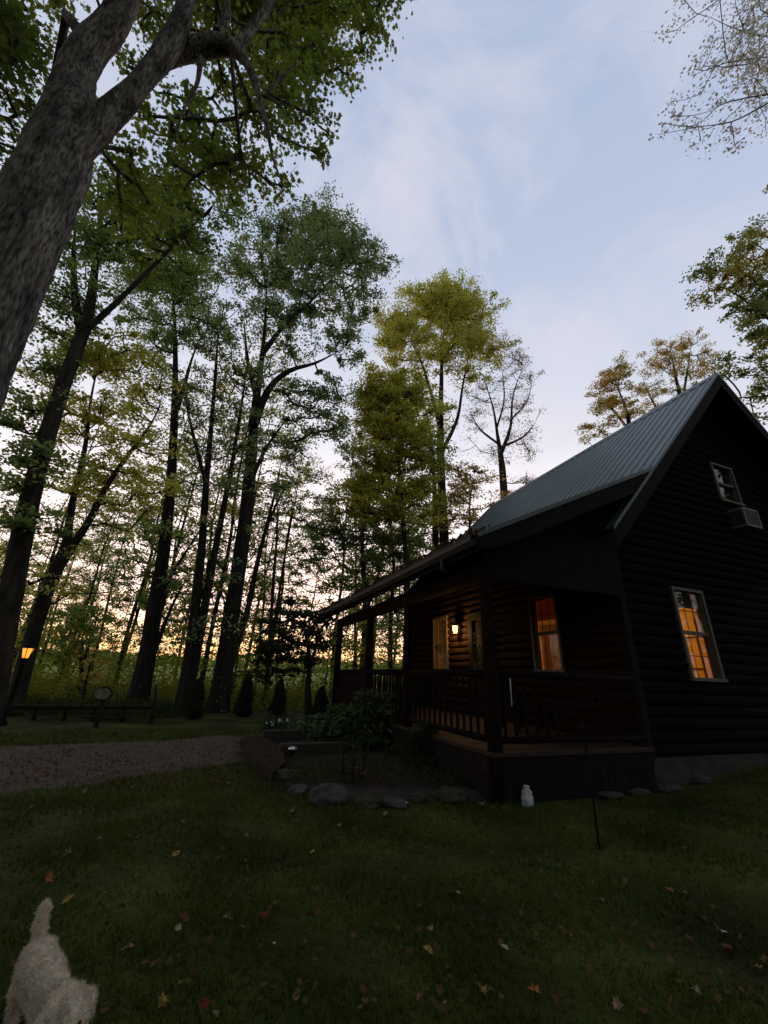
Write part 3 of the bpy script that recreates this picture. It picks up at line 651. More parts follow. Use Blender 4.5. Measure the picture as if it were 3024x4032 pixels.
# timbers
for lab, a, b, h in (('upper dark landscape timber forming the second step to the porch', (-2.26, 9.31), (-.65, 9.96), .24), ('lower dark landscape timber with a round lamp in front', (-1.60, 7.89), (-.51, 8.35), .215)):
    a = np.array(a); b = np.array(b); d = b-a; m = MB(); m.box(0, np.hypot(*d), 0, .21, -.03, h, .018)
    o = m.build('landscape_timber', MT['timber'], None, (*a, 0)); o.rotation_euler = (0, 0, math.atan2(d[1], d[0])); tag(o, lab, 'timber', 'step timbers')
P = at(1153, 2950, 7.78); t = thing('solar_light', 'small round silver garden light in front of the lower timber', 'garden light', (P[0], P[1], 0))
m = MB(); m.lathe([(.012, -.05), (.012, P[2]-.05), (.05, P[2]-.04), (.085, P[2]-.02), (.088, P[2]-.005)]); m.build('stake', MT['black'], t)
m = MB(); m.lathe([(.082, P[2]-.0045), (.078, P[2]+.02), (.055, P[2]+.035), (.02, P[2]+.042)]); m.build('lens', MT['silver'], t)

# bottle by the post
P = hw(.30, -.16); t = thing('plastic_bottle', 'white plastic bottle with a green band standing at the porch corner', 'bottle', (P[0], P[1], float(gh(P[0], P[1]))), .3)
m = MB(); m.box(-.062, .062, -.046, .046, -.04, .12, .016); m.box(-.055, .055, -.041, .041, .11, .165, .014); m.lathe([(.05, .16), (.03, .18), (.028, .19)], n=12); m.build('body', MT['white'], t)
m = MB(); m.box(-.0635, .0635, -.0475, .0475, .04, .07, .012); m.build('green_label', MT['greenband'], t)
m = MB(); m.lathe([(.034, .186), (.034, .206), (.03, .208)]); m.build('cap', MT['white'], t)
# stake
P = on(2359, 3341); t = thing('garden_stake', 'thin black metal garden stake standing in the lawn before the cabin', 'stake', (P[0], P[1], float(gh(P[0], P[1]))))
m = MB(); m.tube([(0, 0, -.05), (.004, 0, .4), (.0, 0, .9), (.002, 0, 1.02)], [.011, .010, .009, .007], 8); m.build('rod', MT['black'], t)
m = MB(); m.tube([(-.03, 0, -.05), (-.03, 0, .03), (0, .0, .045), (.03, 0, .03), (.03, 0, -.05)], .006, 6); m.build('foot_prong', MT['black'], t)

# rail fence, sign, lamp post
a = at(122, 2783, 11.4); b = at(603, 2783, 11.84)
t = thing('rail_fence', 'low dark timber rail fence at the edge of the woods behind the drive', 'fence', (a[0], a[1], 0))
rx = b[0]-a[0]; ry = b[1]-a[1]
m = MB(); m.tube([(-1.2, -.1, a[2]-.01), (0, 0, a[2]), (rx*.5, ry*.5, .36), (rx+.05, ry, b[2])], [.05, .055, .058, .05], 8); m.build('rail', MT['bark_dark'], t)
m = MB(); m.tube([(rx*.42, ry*.45, .13), (rx*.6, ry*.6, .10), (rx*.8, ry*.8, .12)], .035, 8); m.build('rail', MT['bark_dark'], t)
for f, h in ((-.35, .42), (.03, .45), (.27, .42), (.5, .36), (.75, .36)): MB().tube([(rx*f, ry*f+.09, -.1), (rx*f, ry*f+.09, h)], [.05, .042], 8).build('fence_post', MT['bark_dark'], t)
MB().tube([(rx-.02, ry+.08, -.1), (rx-.01, ry+.08, .5), (rx-.1, ry+.08, .93)], [.05, .045, .03], 8).build('fence_post', MT['bark_dark'], t)
P = on(375, 2865); t = thing('oval_sign', 'oval wooden sign board on a short post in front of the rail fence', 'sign', (P[0], P[1], 0))
m = MB(); m.tube([(0, 0, -.1), (0, 0, .62)], [.06, .05], 8); m.build('post', MT['bark_dark'], t)
def oval(rx_, rz_, y0, y1, zc, n=28):
    return [(rx_*math.cos(2*math.pi*k/n), zc+rz_*math.sin(2*math.pi*k/n)) for k in range(n)]
m = MB(); m.prism(oval(.24, .16, 0, 0, .73), -.085, -.055); m.build('sign_rim', MT['bark_dark'], t)
m = MB(); m.prism(oval(.205, .125, 0, 0, .73), -.092, -.0855); m.build('sign_board', MT['sign'], t)
P = on(5, 2860); t = thing('lamp_post', 'lit lamp post with a small amber lantern beside the left trunks', 'lamp post', (P[0], P[1], 0))
LZ = at(93, 2572, P[1])[2]
m = MB(); m.lathe([(.09, -.05), (.09, .08), (.05, .12), (.042, LZ-.16), (.06, LZ-.14), (.06, LZ-.12)], n=12); m.build('post', MT['black'], t)
m = MB(); m.lathe([(.075, LZ-.125), (.085, LZ-.105)], n=6); m.lathe([(.135, LZ+.115), (.13, LZ+.13), (.05, LZ+.19), (.018, LZ+.235), (.010, LZ+.26)], n=6)
for k in range(6): an = 2*math.pi*k/6; m.tube([(.078*math.cos(an), .078*math.sin(an), LZ-.11), (.122*math.cos(an), .122*math.sin(an), LZ+.118)], .008, 4)
lh = m.build('lantern', MT['black'], t)
m = MB(); m.lathe([(.068, LZ-.104), (.116, LZ+.112)], n=6); m.build('lantern_glass', MT['amber'], lh)

# porch chairs
def chair(name, label, t_, s_, rot, m_frame, m_seat, h=.95, splay=0.):
    P = hw(t_, s_, .541); c = thing(name, label, 'chair', P, rot)
    for sx in (-1, 1):
        MB().tube([(sx*.25, .24, 0), (sx*.25, .20, .42), (sx*(.25+splay), .32, h)], [.022, .024, .022], 8).build('leg', m_frame, c)
        if splay: MB().box(sx*.25-.03, sx*.25+.03, .335, .353, .40, h+.02, .004).build('side_board', MT['white'], c)
        MB().tube([(sx*.25, -.24, 0), (sx*.25, -.22, .62)], [.022, .022], 8).build('leg', m_frame, c)
        m = MB(); m.box(sx*.25-.035, sx*.25+.035, -.27, .24, .622, .645, .006); m.build('armrest', m_frame, c)
    m = MB()
    for k in range(6): m.box(-.24, .24, -.24+k*.075, -.18+k*.075, .40-.006*k, .42-.006*k)
    m.build('seat', m_seat, c)
    m = MB()
    for k in range(6): x = -.21+k*.084; m.tube([(x, .212, .44), (x, .31, h-.05)], .016, 6)
    m.tube([(-.25, .318, h-.04), (.25, .318, h-.04)], .022, 8); m.build('backrest', m_seat, c)
    return c
chair('porch_chair', 'dark wooden porch chair seen through the railing between the far posts', 1.15, 5.75, HA+R_(200), MT['black'], MT['black'], .98)
chair('porch_chair', 'porch chair with pale side posts below the second lit window', 2.12, 2.12, HA+R_(90), MT['black'], MT['black'], .92, .012)

# ------------------------------------------------------------------ trees
mp0 = tr(2.15, [(-235, 1690, 430), (-82, 1300, 405), (8, 1100, 385), (195, 700, 335), (238, 590, 312), (275, 450, 255)], False)
bz = np.array([[mp0[0][0]-.22, 2.05, -.15, .62], [mp0[0][0]-.15, 2.1, .5, .48], [mp0[0][0]-.07, 2.13, 1.6, .42]])
T0t = [np.vstack([bz, mp0, tr(2.15, [(298, 300, 192), (345, 200, 172), (440, 100, 150), (485, 0, 145), (590, -250, 130), (680, -500, 80)], False)]),
       tr(2.15, [(270, 660, 110), (385, 500, 150), (490, 400, 128), (572, 305, 106), (650, 205, 122), (705, 100, 105), (735, 0, 85), (800, -160, 60), (900, -400, 40)], False),
       tr(2.3, [(620, 260, 70), (700, 215, 95), (790, 185, 112), (880, 178, 100), (930, 185, 70), (1010, 85, 48), (1080, -20, 38), (1200, -260, 20)], False),
       tr(2.3, [(910, 180, 62), (965, 240, 36), (1005, 330, 31), (1045, 470, 25), (1075, 620, 20), (1125, 760, 12)]),
       tr(2.3, [(1030, 375, 16), (1085, 400, 13), (1130, 460, 7)]),
       tr(2.3, [(855, 130, 40), (895, 60, 34), (880, -60, 30)]),
       tr(2.25, [(790, 230, 26), (775, 330, 18), (720, 440, 13), (690, 560, 8)]),
       tr(2.15, [(330, 150, 80), (290, 95, 60), (262, 60, 50)], False)]
tree('maple_tree', 'huge grey maple trunk leaning in from the left edge, forking overhead', 'tree', (mp0[0][0]-.22, 2.05, 0), T0t,
     bl(4.8, [(1000, 60, 190, 150, 1.5), (1220, 60, 180, 170, 1.5), (1130, 240, 170, 130, 1.3), (1400, 60, 110, 90, 1.1), (1330, 190, 100, 80, 1), (1540, 20, 60, 55, .9), (1440, 140, 40, 40, .5), (1130, 420, 130, 90, 1),
              (950, 330, 130, 90, .75), (780, 430, 140, 90, .8), (900, 560, 150, 100, .9), (1130, 590, 110, 70, .8), (1250, 560, 60, 40, .7), (1290, 400, 60, 40, .6), (1180, 700, 90, 70, .7), (700, 560, 110, 90, 1), (640, 690, 130, 90, 1.1), (820, 690, 130, 90, 1.1), (1000, 720, 120, 90, .9),
              (560, 820, 130, 90, 1), (830, 90, 120, 100, 1.0), (620, 120, 90, 120, 1.2, .6), (1000, -130, 260, 130, 1.2), (1350, -110, 200, 90, 1.0), (600, -150, 200, 120, 1.1)])
     + [((x_, y_, z_), (2.3, 2.3, 1.3), .8) for x_, y_, z_ in ((-5, -2, 11), (-2, -2.5, 13), (1, -4.5, 13.5), (-7, 1, 12), (-4, -5, 12), (-1, -6, 14), (3, -6, 13), (-8, -3, 14))]
     + bl(3.6, [(60, 60, 150, 110, .8), (60, 300, 150, 120, .8), (170, 170, 120, 110, .7), (20, 560, 110, 120, .7), (260, 40, 100, 80, .8), (-150, 250, 200, 250, .8), (480, 250, 60, 60, 1, 1.2)]),
     'maple', 'bark', .105, MAPLE, cr=.42, per=46, cover=1.35, flat=.75, seed=1, twig=3, gap=.12, cover_gain=.88, airy=1.25, fine=.9, nside=84, rough=.11, limb=.035, fr=2.6, step=.045, vflat=.55)

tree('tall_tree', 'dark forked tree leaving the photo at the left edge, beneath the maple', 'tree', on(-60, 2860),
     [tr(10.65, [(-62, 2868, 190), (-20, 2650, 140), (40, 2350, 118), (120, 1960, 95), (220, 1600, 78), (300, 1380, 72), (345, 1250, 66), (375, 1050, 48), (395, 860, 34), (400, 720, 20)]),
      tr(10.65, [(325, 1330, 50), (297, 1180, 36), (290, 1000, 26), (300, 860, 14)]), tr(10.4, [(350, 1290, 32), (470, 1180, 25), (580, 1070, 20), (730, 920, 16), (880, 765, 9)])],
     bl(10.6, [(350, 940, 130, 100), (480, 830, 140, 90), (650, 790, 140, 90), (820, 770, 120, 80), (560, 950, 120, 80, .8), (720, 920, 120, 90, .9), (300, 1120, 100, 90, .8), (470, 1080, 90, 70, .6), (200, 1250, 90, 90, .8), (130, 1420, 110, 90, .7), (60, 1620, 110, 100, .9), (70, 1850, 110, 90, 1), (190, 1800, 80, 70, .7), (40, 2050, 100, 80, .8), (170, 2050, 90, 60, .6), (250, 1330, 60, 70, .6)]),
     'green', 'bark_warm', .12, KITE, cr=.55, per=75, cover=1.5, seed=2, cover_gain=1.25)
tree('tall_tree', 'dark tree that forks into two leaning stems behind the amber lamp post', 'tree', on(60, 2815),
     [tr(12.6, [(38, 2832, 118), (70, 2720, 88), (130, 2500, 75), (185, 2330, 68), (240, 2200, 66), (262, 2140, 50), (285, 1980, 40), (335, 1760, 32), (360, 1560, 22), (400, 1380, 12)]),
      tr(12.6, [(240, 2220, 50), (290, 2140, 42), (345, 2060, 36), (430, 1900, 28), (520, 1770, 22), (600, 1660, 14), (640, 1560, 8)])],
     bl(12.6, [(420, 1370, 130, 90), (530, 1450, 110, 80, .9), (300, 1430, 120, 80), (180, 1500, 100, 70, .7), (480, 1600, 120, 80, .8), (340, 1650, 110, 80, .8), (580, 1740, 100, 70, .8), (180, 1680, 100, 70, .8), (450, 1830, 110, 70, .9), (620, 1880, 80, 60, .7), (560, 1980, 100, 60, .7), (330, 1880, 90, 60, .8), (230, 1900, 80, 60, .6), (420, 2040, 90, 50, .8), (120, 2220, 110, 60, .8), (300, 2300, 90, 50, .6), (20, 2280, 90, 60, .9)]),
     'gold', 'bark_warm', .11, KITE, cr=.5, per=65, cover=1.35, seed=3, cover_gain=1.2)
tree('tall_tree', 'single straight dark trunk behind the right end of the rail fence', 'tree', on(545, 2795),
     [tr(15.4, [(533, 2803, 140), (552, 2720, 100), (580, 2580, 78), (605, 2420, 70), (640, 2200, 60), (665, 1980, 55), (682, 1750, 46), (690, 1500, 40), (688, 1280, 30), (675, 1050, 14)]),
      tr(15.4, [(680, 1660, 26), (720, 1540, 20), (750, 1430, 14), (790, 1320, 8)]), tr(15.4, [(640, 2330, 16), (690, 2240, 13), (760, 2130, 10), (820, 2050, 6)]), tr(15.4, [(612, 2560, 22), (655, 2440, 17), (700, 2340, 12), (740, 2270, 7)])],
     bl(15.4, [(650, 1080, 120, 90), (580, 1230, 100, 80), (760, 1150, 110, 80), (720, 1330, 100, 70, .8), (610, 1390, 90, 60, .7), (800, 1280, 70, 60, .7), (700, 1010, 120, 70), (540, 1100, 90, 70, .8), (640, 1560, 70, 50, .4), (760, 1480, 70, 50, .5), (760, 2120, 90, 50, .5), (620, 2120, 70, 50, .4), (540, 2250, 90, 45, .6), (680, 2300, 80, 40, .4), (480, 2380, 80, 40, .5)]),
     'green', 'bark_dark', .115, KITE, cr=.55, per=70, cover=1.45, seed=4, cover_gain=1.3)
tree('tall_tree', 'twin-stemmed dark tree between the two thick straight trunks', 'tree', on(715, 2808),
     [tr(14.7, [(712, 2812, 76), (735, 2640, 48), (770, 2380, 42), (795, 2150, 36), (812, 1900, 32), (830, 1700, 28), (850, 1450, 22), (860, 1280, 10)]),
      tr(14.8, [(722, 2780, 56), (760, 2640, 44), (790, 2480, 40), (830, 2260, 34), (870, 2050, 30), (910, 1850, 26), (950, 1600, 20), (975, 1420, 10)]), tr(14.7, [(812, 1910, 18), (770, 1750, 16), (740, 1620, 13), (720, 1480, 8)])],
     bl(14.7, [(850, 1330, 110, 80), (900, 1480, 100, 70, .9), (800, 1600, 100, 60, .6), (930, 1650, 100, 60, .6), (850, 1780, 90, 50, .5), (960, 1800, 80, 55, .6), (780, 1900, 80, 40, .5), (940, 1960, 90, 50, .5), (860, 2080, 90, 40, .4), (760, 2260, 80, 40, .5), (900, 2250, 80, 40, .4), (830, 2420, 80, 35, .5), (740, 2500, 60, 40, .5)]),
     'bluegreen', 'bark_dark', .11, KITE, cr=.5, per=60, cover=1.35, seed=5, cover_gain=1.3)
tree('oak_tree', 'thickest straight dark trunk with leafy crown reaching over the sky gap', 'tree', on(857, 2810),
     [tr(15.6, [(848, 2816, 135), (866, 2740, 96), (890, 2580, 80), (915, 2400, 72), (945, 2200, 66), (970, 2000, 62), (990, 1800, 58), (1005, 1620, 46), (1030, 1420, 34), (1045, 1250, 24), (1050, 1080, 12)]),
      tr(15.3, [(998, 1680, 36), (1060, 1530, 28), (1140, 1460, 22), (1240, 1430, 16), (1340, 1380, 8)]), tr(15.8, [(1008, 1560, 24), (975, 1420, 18), (960, 1250, 10)]), tr(15.3, [(1030, 1400, 22), (1120, 1280, 18), (1230, 1180, 13), (1340, 1060, 7)]), tr(15.6, [(985, 1900, 20), (1050, 1760, 15), (1130, 1650, 10)])],
     bl(15.6, [(1130, 930, 130, 90), (1250, 860, 100, 70), (1360, 900, 80, 60), (1420, 1010, 80, 60), (1490, 1060, 50, 35, .9), (1300, 1000, 120, 70, .9), (1160, 1080, 120, 70, .8), (1340, 1130, 100, 60, .8), (1220, 1210, 110, 60, .8), (1390, 1220, 70, 40, .9), (1080, 1230, 100, 70, .8), (1320, 1330, 90, 45, .8), (1180, 1370, 100, 50, .6), (1370, 1420, 60, 40, .7), (1030, 1100, 100, 80, .8), (960, 1050, 90, 70, .8), (1240, 1540, 100, 50, .9), (1120, 1560, 90, 50, .7), (1330, 1640, 70, 40, .8), (1250, 1680, 80, 45, .8), (1130, 1720, 70, 45, .7), (1360, 1750, 50, 40, .6), (1040, 1900, 70, 40, .4)]),
     'bluegreen', 'bark_dark', .12, KITE, cr=.5, per=75, cover=1.5, seed=6, droop=.6, cover_gain=1.05)
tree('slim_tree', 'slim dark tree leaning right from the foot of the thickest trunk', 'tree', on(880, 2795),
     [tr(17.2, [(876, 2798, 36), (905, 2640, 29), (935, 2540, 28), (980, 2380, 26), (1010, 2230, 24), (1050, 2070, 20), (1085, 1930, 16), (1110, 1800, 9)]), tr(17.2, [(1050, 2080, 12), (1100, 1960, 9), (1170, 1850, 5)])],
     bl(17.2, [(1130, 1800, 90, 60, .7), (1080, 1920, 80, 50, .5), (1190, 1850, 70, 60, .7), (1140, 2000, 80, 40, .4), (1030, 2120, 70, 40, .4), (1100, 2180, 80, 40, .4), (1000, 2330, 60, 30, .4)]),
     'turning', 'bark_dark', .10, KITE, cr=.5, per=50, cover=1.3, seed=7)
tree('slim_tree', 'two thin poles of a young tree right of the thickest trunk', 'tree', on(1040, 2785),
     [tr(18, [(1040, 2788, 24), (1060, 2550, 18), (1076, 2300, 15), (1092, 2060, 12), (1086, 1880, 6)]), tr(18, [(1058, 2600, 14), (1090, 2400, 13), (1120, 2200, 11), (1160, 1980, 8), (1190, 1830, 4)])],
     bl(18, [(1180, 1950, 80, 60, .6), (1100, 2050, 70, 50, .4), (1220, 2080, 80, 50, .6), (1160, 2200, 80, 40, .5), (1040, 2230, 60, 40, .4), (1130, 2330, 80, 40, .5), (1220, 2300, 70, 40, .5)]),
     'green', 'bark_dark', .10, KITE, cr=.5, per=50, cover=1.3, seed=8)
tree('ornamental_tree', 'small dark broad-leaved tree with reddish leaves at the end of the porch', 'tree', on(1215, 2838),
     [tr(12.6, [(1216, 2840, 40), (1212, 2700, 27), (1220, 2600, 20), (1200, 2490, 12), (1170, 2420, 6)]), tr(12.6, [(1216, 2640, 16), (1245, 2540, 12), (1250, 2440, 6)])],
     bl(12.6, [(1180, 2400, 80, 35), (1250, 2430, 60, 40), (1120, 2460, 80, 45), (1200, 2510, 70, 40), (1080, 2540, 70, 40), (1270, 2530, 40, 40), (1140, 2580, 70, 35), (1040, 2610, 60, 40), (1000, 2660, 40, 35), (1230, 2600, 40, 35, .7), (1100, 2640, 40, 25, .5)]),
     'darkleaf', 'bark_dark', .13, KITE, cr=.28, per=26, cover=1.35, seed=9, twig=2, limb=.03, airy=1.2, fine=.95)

# cones
def cone_tree(label, x0, x1, ytop, ybot, seed):
    b = on((x0+x1)/2, ybot); s = mpp(b); w = (x1-x0)*s/2*1.2; top = at((x0+x1)/2, ytop-18, b[1])[2]
    t = thing('conical_shrub', label, 'shrub', (b[0], b[1], 0), group='cone-shaped evergreens along the wood edge')
    MB().tube([(0, 0, -.1), (0, 0, top*.5)], [.05, .02], 8).build('trunk', MT['bark_dark'], t)
    n = 5200; z = rng.uniform(0, 1, n)**1.35; r = w*np.clip(1-z, 0, 1)**.55*np.clip(z*7+.45, 0, 1)*(rng.uniform(size=n)**.33); a = rng.uniform(0, 2*np.pi, n)
    r *= 1+.18*np.sin(a*3+z*9+seed)
    P = np.stack([r*np.cos(a), r*np.sin(a), .05+z*(top-.08)], -1)
    obj('foliage', leaf_mesh('foliage', P, .075, LONG, 1.2), LM['conifer'], t)
cone_tree('conical evergreen left of the thickest dark trunk', 722, 792, 2682, 2832, 1)
cone_tree('slender conical evergreen just right of the thickest dark trunk', 922, 988, 2660, 2824, 2)
cone_tree('conical evergreen standing alone in the middle of the gap', 1062, 1120, 2684, 2816, 3)
cone_tree('broad conical evergreen beside the end of the porch', 1228, 1292, 2716, 2826, 4)

# right of the gap
tree('maple_tree', 'tallest yellow-topped tree above the middle of the cabin roof', 'tree', (*on(1750, 2785)[:2]*0+at(1752, 2700, 21)[:2], 0),
     [np.vstack([[[*at(1752, 2700, 21)[:2], -.1, .36]], tr(21, [(1755, 2500, 44), (1750, 2150, 40), (1738, 1900, 36), (1735, 1700, 30), (1738, 1500, 22), (1745, 1330, 14), (1770, 1180, 6)])]),
      tr(21, [(1745, 1770, 18), (1800, 1650, 14), (1822, 1520, 11), (1850, 1380, 7)]), tr(21, [(1742, 1720, 20), (1700, 1560, 15), (1660, 1430, 11), (1610, 1330, 6)]), tr(21.3, [(1722, 2700, 36), (1718, 2400, 33), (1715, 2150, 30), (1710, 1900, 22), (1690, 1680, 16), (1650, 1520, 8)])],
     bl(21, [(1790, 1150, 90, 55, 1.2), (1690, 1195, 90, 55, 1.1), (1860, 1210, 80, 60, 1.1), (1590, 1230, 80, 55, 1), (1760, 1260, 110, 60, 1.1), (1900, 1290, 60, 50, 1), (1540, 1320, 60, 60, .9), (1650, 1330, 90, 60, .9), (1800, 1370, 100, 60, .8), (1560, 1420, 60, 40, .7), (1900, 1390, 60, 50, .7), (1700, 1440, 80, 50, .6), (1640, 1500, 60, 40, .6), (1960, 1370, 50, 40, .5), (1850, 1470, 70, 40, .5), (1780, 1620, 60, 60, .3), (1680, 1640, 60, 60, .6)]),
     'gold', 'bark_warm', .13, KITE, cr=.6, per=80, cover=1.45, seed=11, cover_gain=1.6)
tree('maple_tree', 'bushy yellow-green tree in front of the tallest tree, left of the roof end', 'tree', (*at(1592, 2720, 18.5)[:2], 0),
     [np.vstack([[[*at(1592, 2720, 18.5)[:2], -.1, .2]], tr(18.5, [(1600, 2500, 24), (1598, 2200, 22), (1582, 2000, 20), (1570, 1800, 17), (1560, 1600, 10), (1530, 1450, 5)])])],
     bl(18.5, [(1530, 1480, 60, 40, 1.1), (1460, 1560, 60, 40, 1), (1560, 1560, 90, 55, 1.2), (1640, 1560, 50, 50, .9), (1440, 1630, 60, 50, 1), (1540, 1670, 100, 55, 1.1), (1660, 1680, 70, 55, 1), (1450, 1730, 60, 40, .9), (1580, 1780, 110, 55, 1), (1480, 1820, 90, 45, .9), (1680, 1800, 60, 50, .9), (1420, 1920, 80, 45, .9), (1550, 1900, 100, 45, .9), (1650, 1930, 80, 45, .8), (1480, 2000, 110, 45, .9), (1620, 2040, 90, 45, .8), (1400, 2040, 70, 40, .8)]),
     'limegold', 'bark_dark', .125, KITE, cr=.5, per=75, cover=1.5, seed=12, cover_gain=1.8)
tree('maple_tree', 'mid-green layered tree left of the bushy yellow-green one', 'tree', (*at(1430, 2740, 20)[:2], 0),
     [np.vstack([[[*at(1430, 2740, 20)[:2], -.1, .26]], tr(20, [(1432, 2600, 30), (1440, 2400, 27), (1428, 2200, 20), (1420, 2020, 12), (1390, 1900, 5)])]), tr(20, [(1438, 2420, 16), (1490, 2260, 12), (1520, 2120, 7)])],
     bl(20, [(1300, 1990, 70, 35, .8), (1230, 2070, 70, 35, .8), (1350, 2080, 80, 40, .9), (1270, 2150, 80, 35, .8), (1440, 2120, 90, 40, .9), (1540, 2130, 80, 40, .8), (1370, 2200, 80, 35, .8), (1230, 2240, 70, 35, .7), (1480, 2230, 80, 35, .7), (1600, 2200, 70, 40, .7), (1320, 2280, 80, 30, .6), (1420, 2320, 80, 30, .6), (1680, 2120, 60, 40, .7)]),
     'green', 'bark_dark', .12, KITE, cr=.5, per=70, cover=1.4, seed=13, cover_gain=1.5)
tree('sparse_tree', 'half-bare tree with open branches right of the tallest tree', 'tree', (*at(1990, 2700, 24)[:2], 0),
     [np.vstack([[[*at(1992, 2700, 24)[:2], -.1, .34]], tr(24, [(1995, 2300, 36), (1985, 1950, 33), (1972, 1800, 26), (1960, 1720, 17), (1940, 1600, 11), (1900, 1480, 5)])]), tr(24, [(1972, 1790, 18), (2010, 1680, 13), (2020, 1560, 8), (2060, 1440, 4)]), tr(24, [(1975, 1760, 12), (2060, 1720, 9), (2110, 1660, 4)]), tr(24, [(1965, 1750, 11), (1890, 1690, 8), (1850, 1620, 4)]), tr(24, [(1955, 1690, 9), (1985, 1570, 7), (1975, 1440, 3)]), tr(24, [(2015, 1650, 8), (2075, 1580, 6), (2095, 1500, 3)])],
     bl(24, [(1960, 1360, 60, 40, .5), (2030, 1400, 60, 40, .5), (2070, 1490, 50, 45, .5), (1980, 1480, 70, 50, .5), (1900, 1540, 60, 50, .5), (2080, 1600, 45, 45, .5), (2000, 1600, 60, 50, .5), (2100, 1690, 40, 35, .5), (1860, 1660, 60, 45, .5), (2030, 1720, 50, 40, .4), (1900, 1770, 60, 40, .5), (2080, 1810, 50, 45, .5), (2060, 1900, 60, 30, .5), (1880, 1400, 40, 40, .5)]),
     'pale', 'bark_warm', .10, KITE, cr=.6, per=26, cover=2.4, seed=14, twig=7, bs=.9, cover_gain=1.0, limb=.06)
tree('orange_tree', 'low orange-leaved tree just above the far end of the roof', 'tree', (*at(1840, 2700, 19.5)[:2], 0),
     [np.vstack([[[*at(1840, 2700, 19.5)[:2], -.1, .14]], tr(19.5, [(1842, 2400, 16), (1850, 2150, 14), (1850, 1980, 9), (1870, 1860, 4)])])],
     bl(19.5, [(1800, 1850, 60, 40, .9), (1880, 1860, 60, 40, .8), (1940, 1900, 50, 35, .9), (1850, 1930, 70, 35, .8), (1960, 1970, 40, 25, .9), (1780, 1960, 60, 40, .7), (1840, 2030, 70, 40, .6), (1760, 2060, 60, 40, .6)]),
     'orange', 'bark_dark', .12, KITE, cr=.45, per=60, cover=1.35, seed=15)
tree('maple_tree', 'orange-brown tree rising behind the roof ridge, left of its peak', 'tree', (*at(2430, 2650, 27)[:2], 0),
     [np.vstack([[[*at(2430, 2650, 27)[:2], -.1, .3]], tr(27, [(2470, 2000, 30), (2478, 1700, 22), (2460, 1600, 16), (2420, 1500, 8)])]), tr(27, [(2475, 1690, 14), (2400, 1600, 10), (2350, 1560, 5)])],
     bl(27, [(2420, 1450, 45, 35, 1), (2385, 1510, 50, 40, 1), (2460, 1530, 50, 40, .9), (2350, 1590, 40, 25, 1), (2420, 1600, 60, 40, .8), (2340, 1690, 40, 30, .8), (2400, 1680, 50, 35, .7), (2480, 1620, 50, 40, .7), (2320, 1740, 40, 25, .6)]),
     'orange', 'bark_warm', .14, KITE, cr=.6, per=80, cover=1.4, seed=16)
tree('maple_tree', 'pale brown vase-shaped tree directly behind the cabin roof peak', 'tree', (*at(2640, 2650, 29)[:2], 0),
     [np.vstack([[[*at(2640, 2650, 29)[:2], -.1, .34]], tr(29, [(2680, 1900, 34), (2680, 1600, 24), (2660, 1480, 14), (2640, 1380, 7)])]), tr(29, [(2680, 1620, 16), (2700, 1500, 12), (2720, 1370, 6)]), tr(29, [(2660, 1720, 16), (2580, 1600, 11), (2530, 1490, 5)])],
     bl(29, [(2600, 1390, 50, 40, .9), (2690, 1370, 50, 35, .9), (2640, 1440, 60, 45, .7), (2760, 1380, 50, 35, .8), (2560, 1450, 40, 35, .7), (2550, 1540, 50, 40, .6), (2740, 1460, 60, 40, .7), (2640, 1530, 60, 40, .5), (2820, 1420, 50, 40, .8), (2560, 1610, 50, 40, .5)]),
     'orange', 'bark_warm', .14, KITE, cr=.6, per=55, cover=1.35, seed=17)
tree('maple_tree', 'brown-green leafy tree at the right edge beside the roof peak', 'tree', (17.5, 13.5, 0),
     [np.vstack([[[17.5, 13.5, -.1, .35], [17.6, 13.6, 5, .28], [17.9, 13.6, 10, .24]], tr(13.6, [(3190, 1500, 40), (3170, 1250, 30), (3130, 1050, 20), (3100, 900, 10)])]), tr(13.4, [(3160, 1330, 24), (3020, 1250, 16), (2900, 1160, 9), (2800, 1110, 4)]), tr(13.4, [(3180, 1560, 24), (3020, 1560, 14), (2850, 1570, 6)])],
     bl(13.5, [(2960, 930, 55, 50, 1.1), (2890, 1010, 60, 45, 1.1), (3020, 1010, 60, 60, 1), (2790, 1085, 55, 28, 1.1), (2870, 1110, 60, 45, 1), (2960, 1120, 70, 60, 1), (2800, 1160, 50, 30, .8), (2880, 1220, 60, 40, .8), (2980, 1240, 60, 45, 1), (3060, 1150, 70, 70, 1), (2960, 1320, 60, 40, .8), (3040, 1330, 60, 60, 1), (2900, 1420, 60, 40, .7), (2980, 1430, 60, 40, .8), (2860, 1500, 50, 35, .6), (2960, 1540, 60, 40, .8), (3040, 1500, 60, 60, .9), (2990, 1640, 40, 35, .7), (3020, 700, 20, 50, .4)]),
     'turning', 'bark_warm', .12, KITE, cr=.45, per=60, cover=1.35, seed=18)
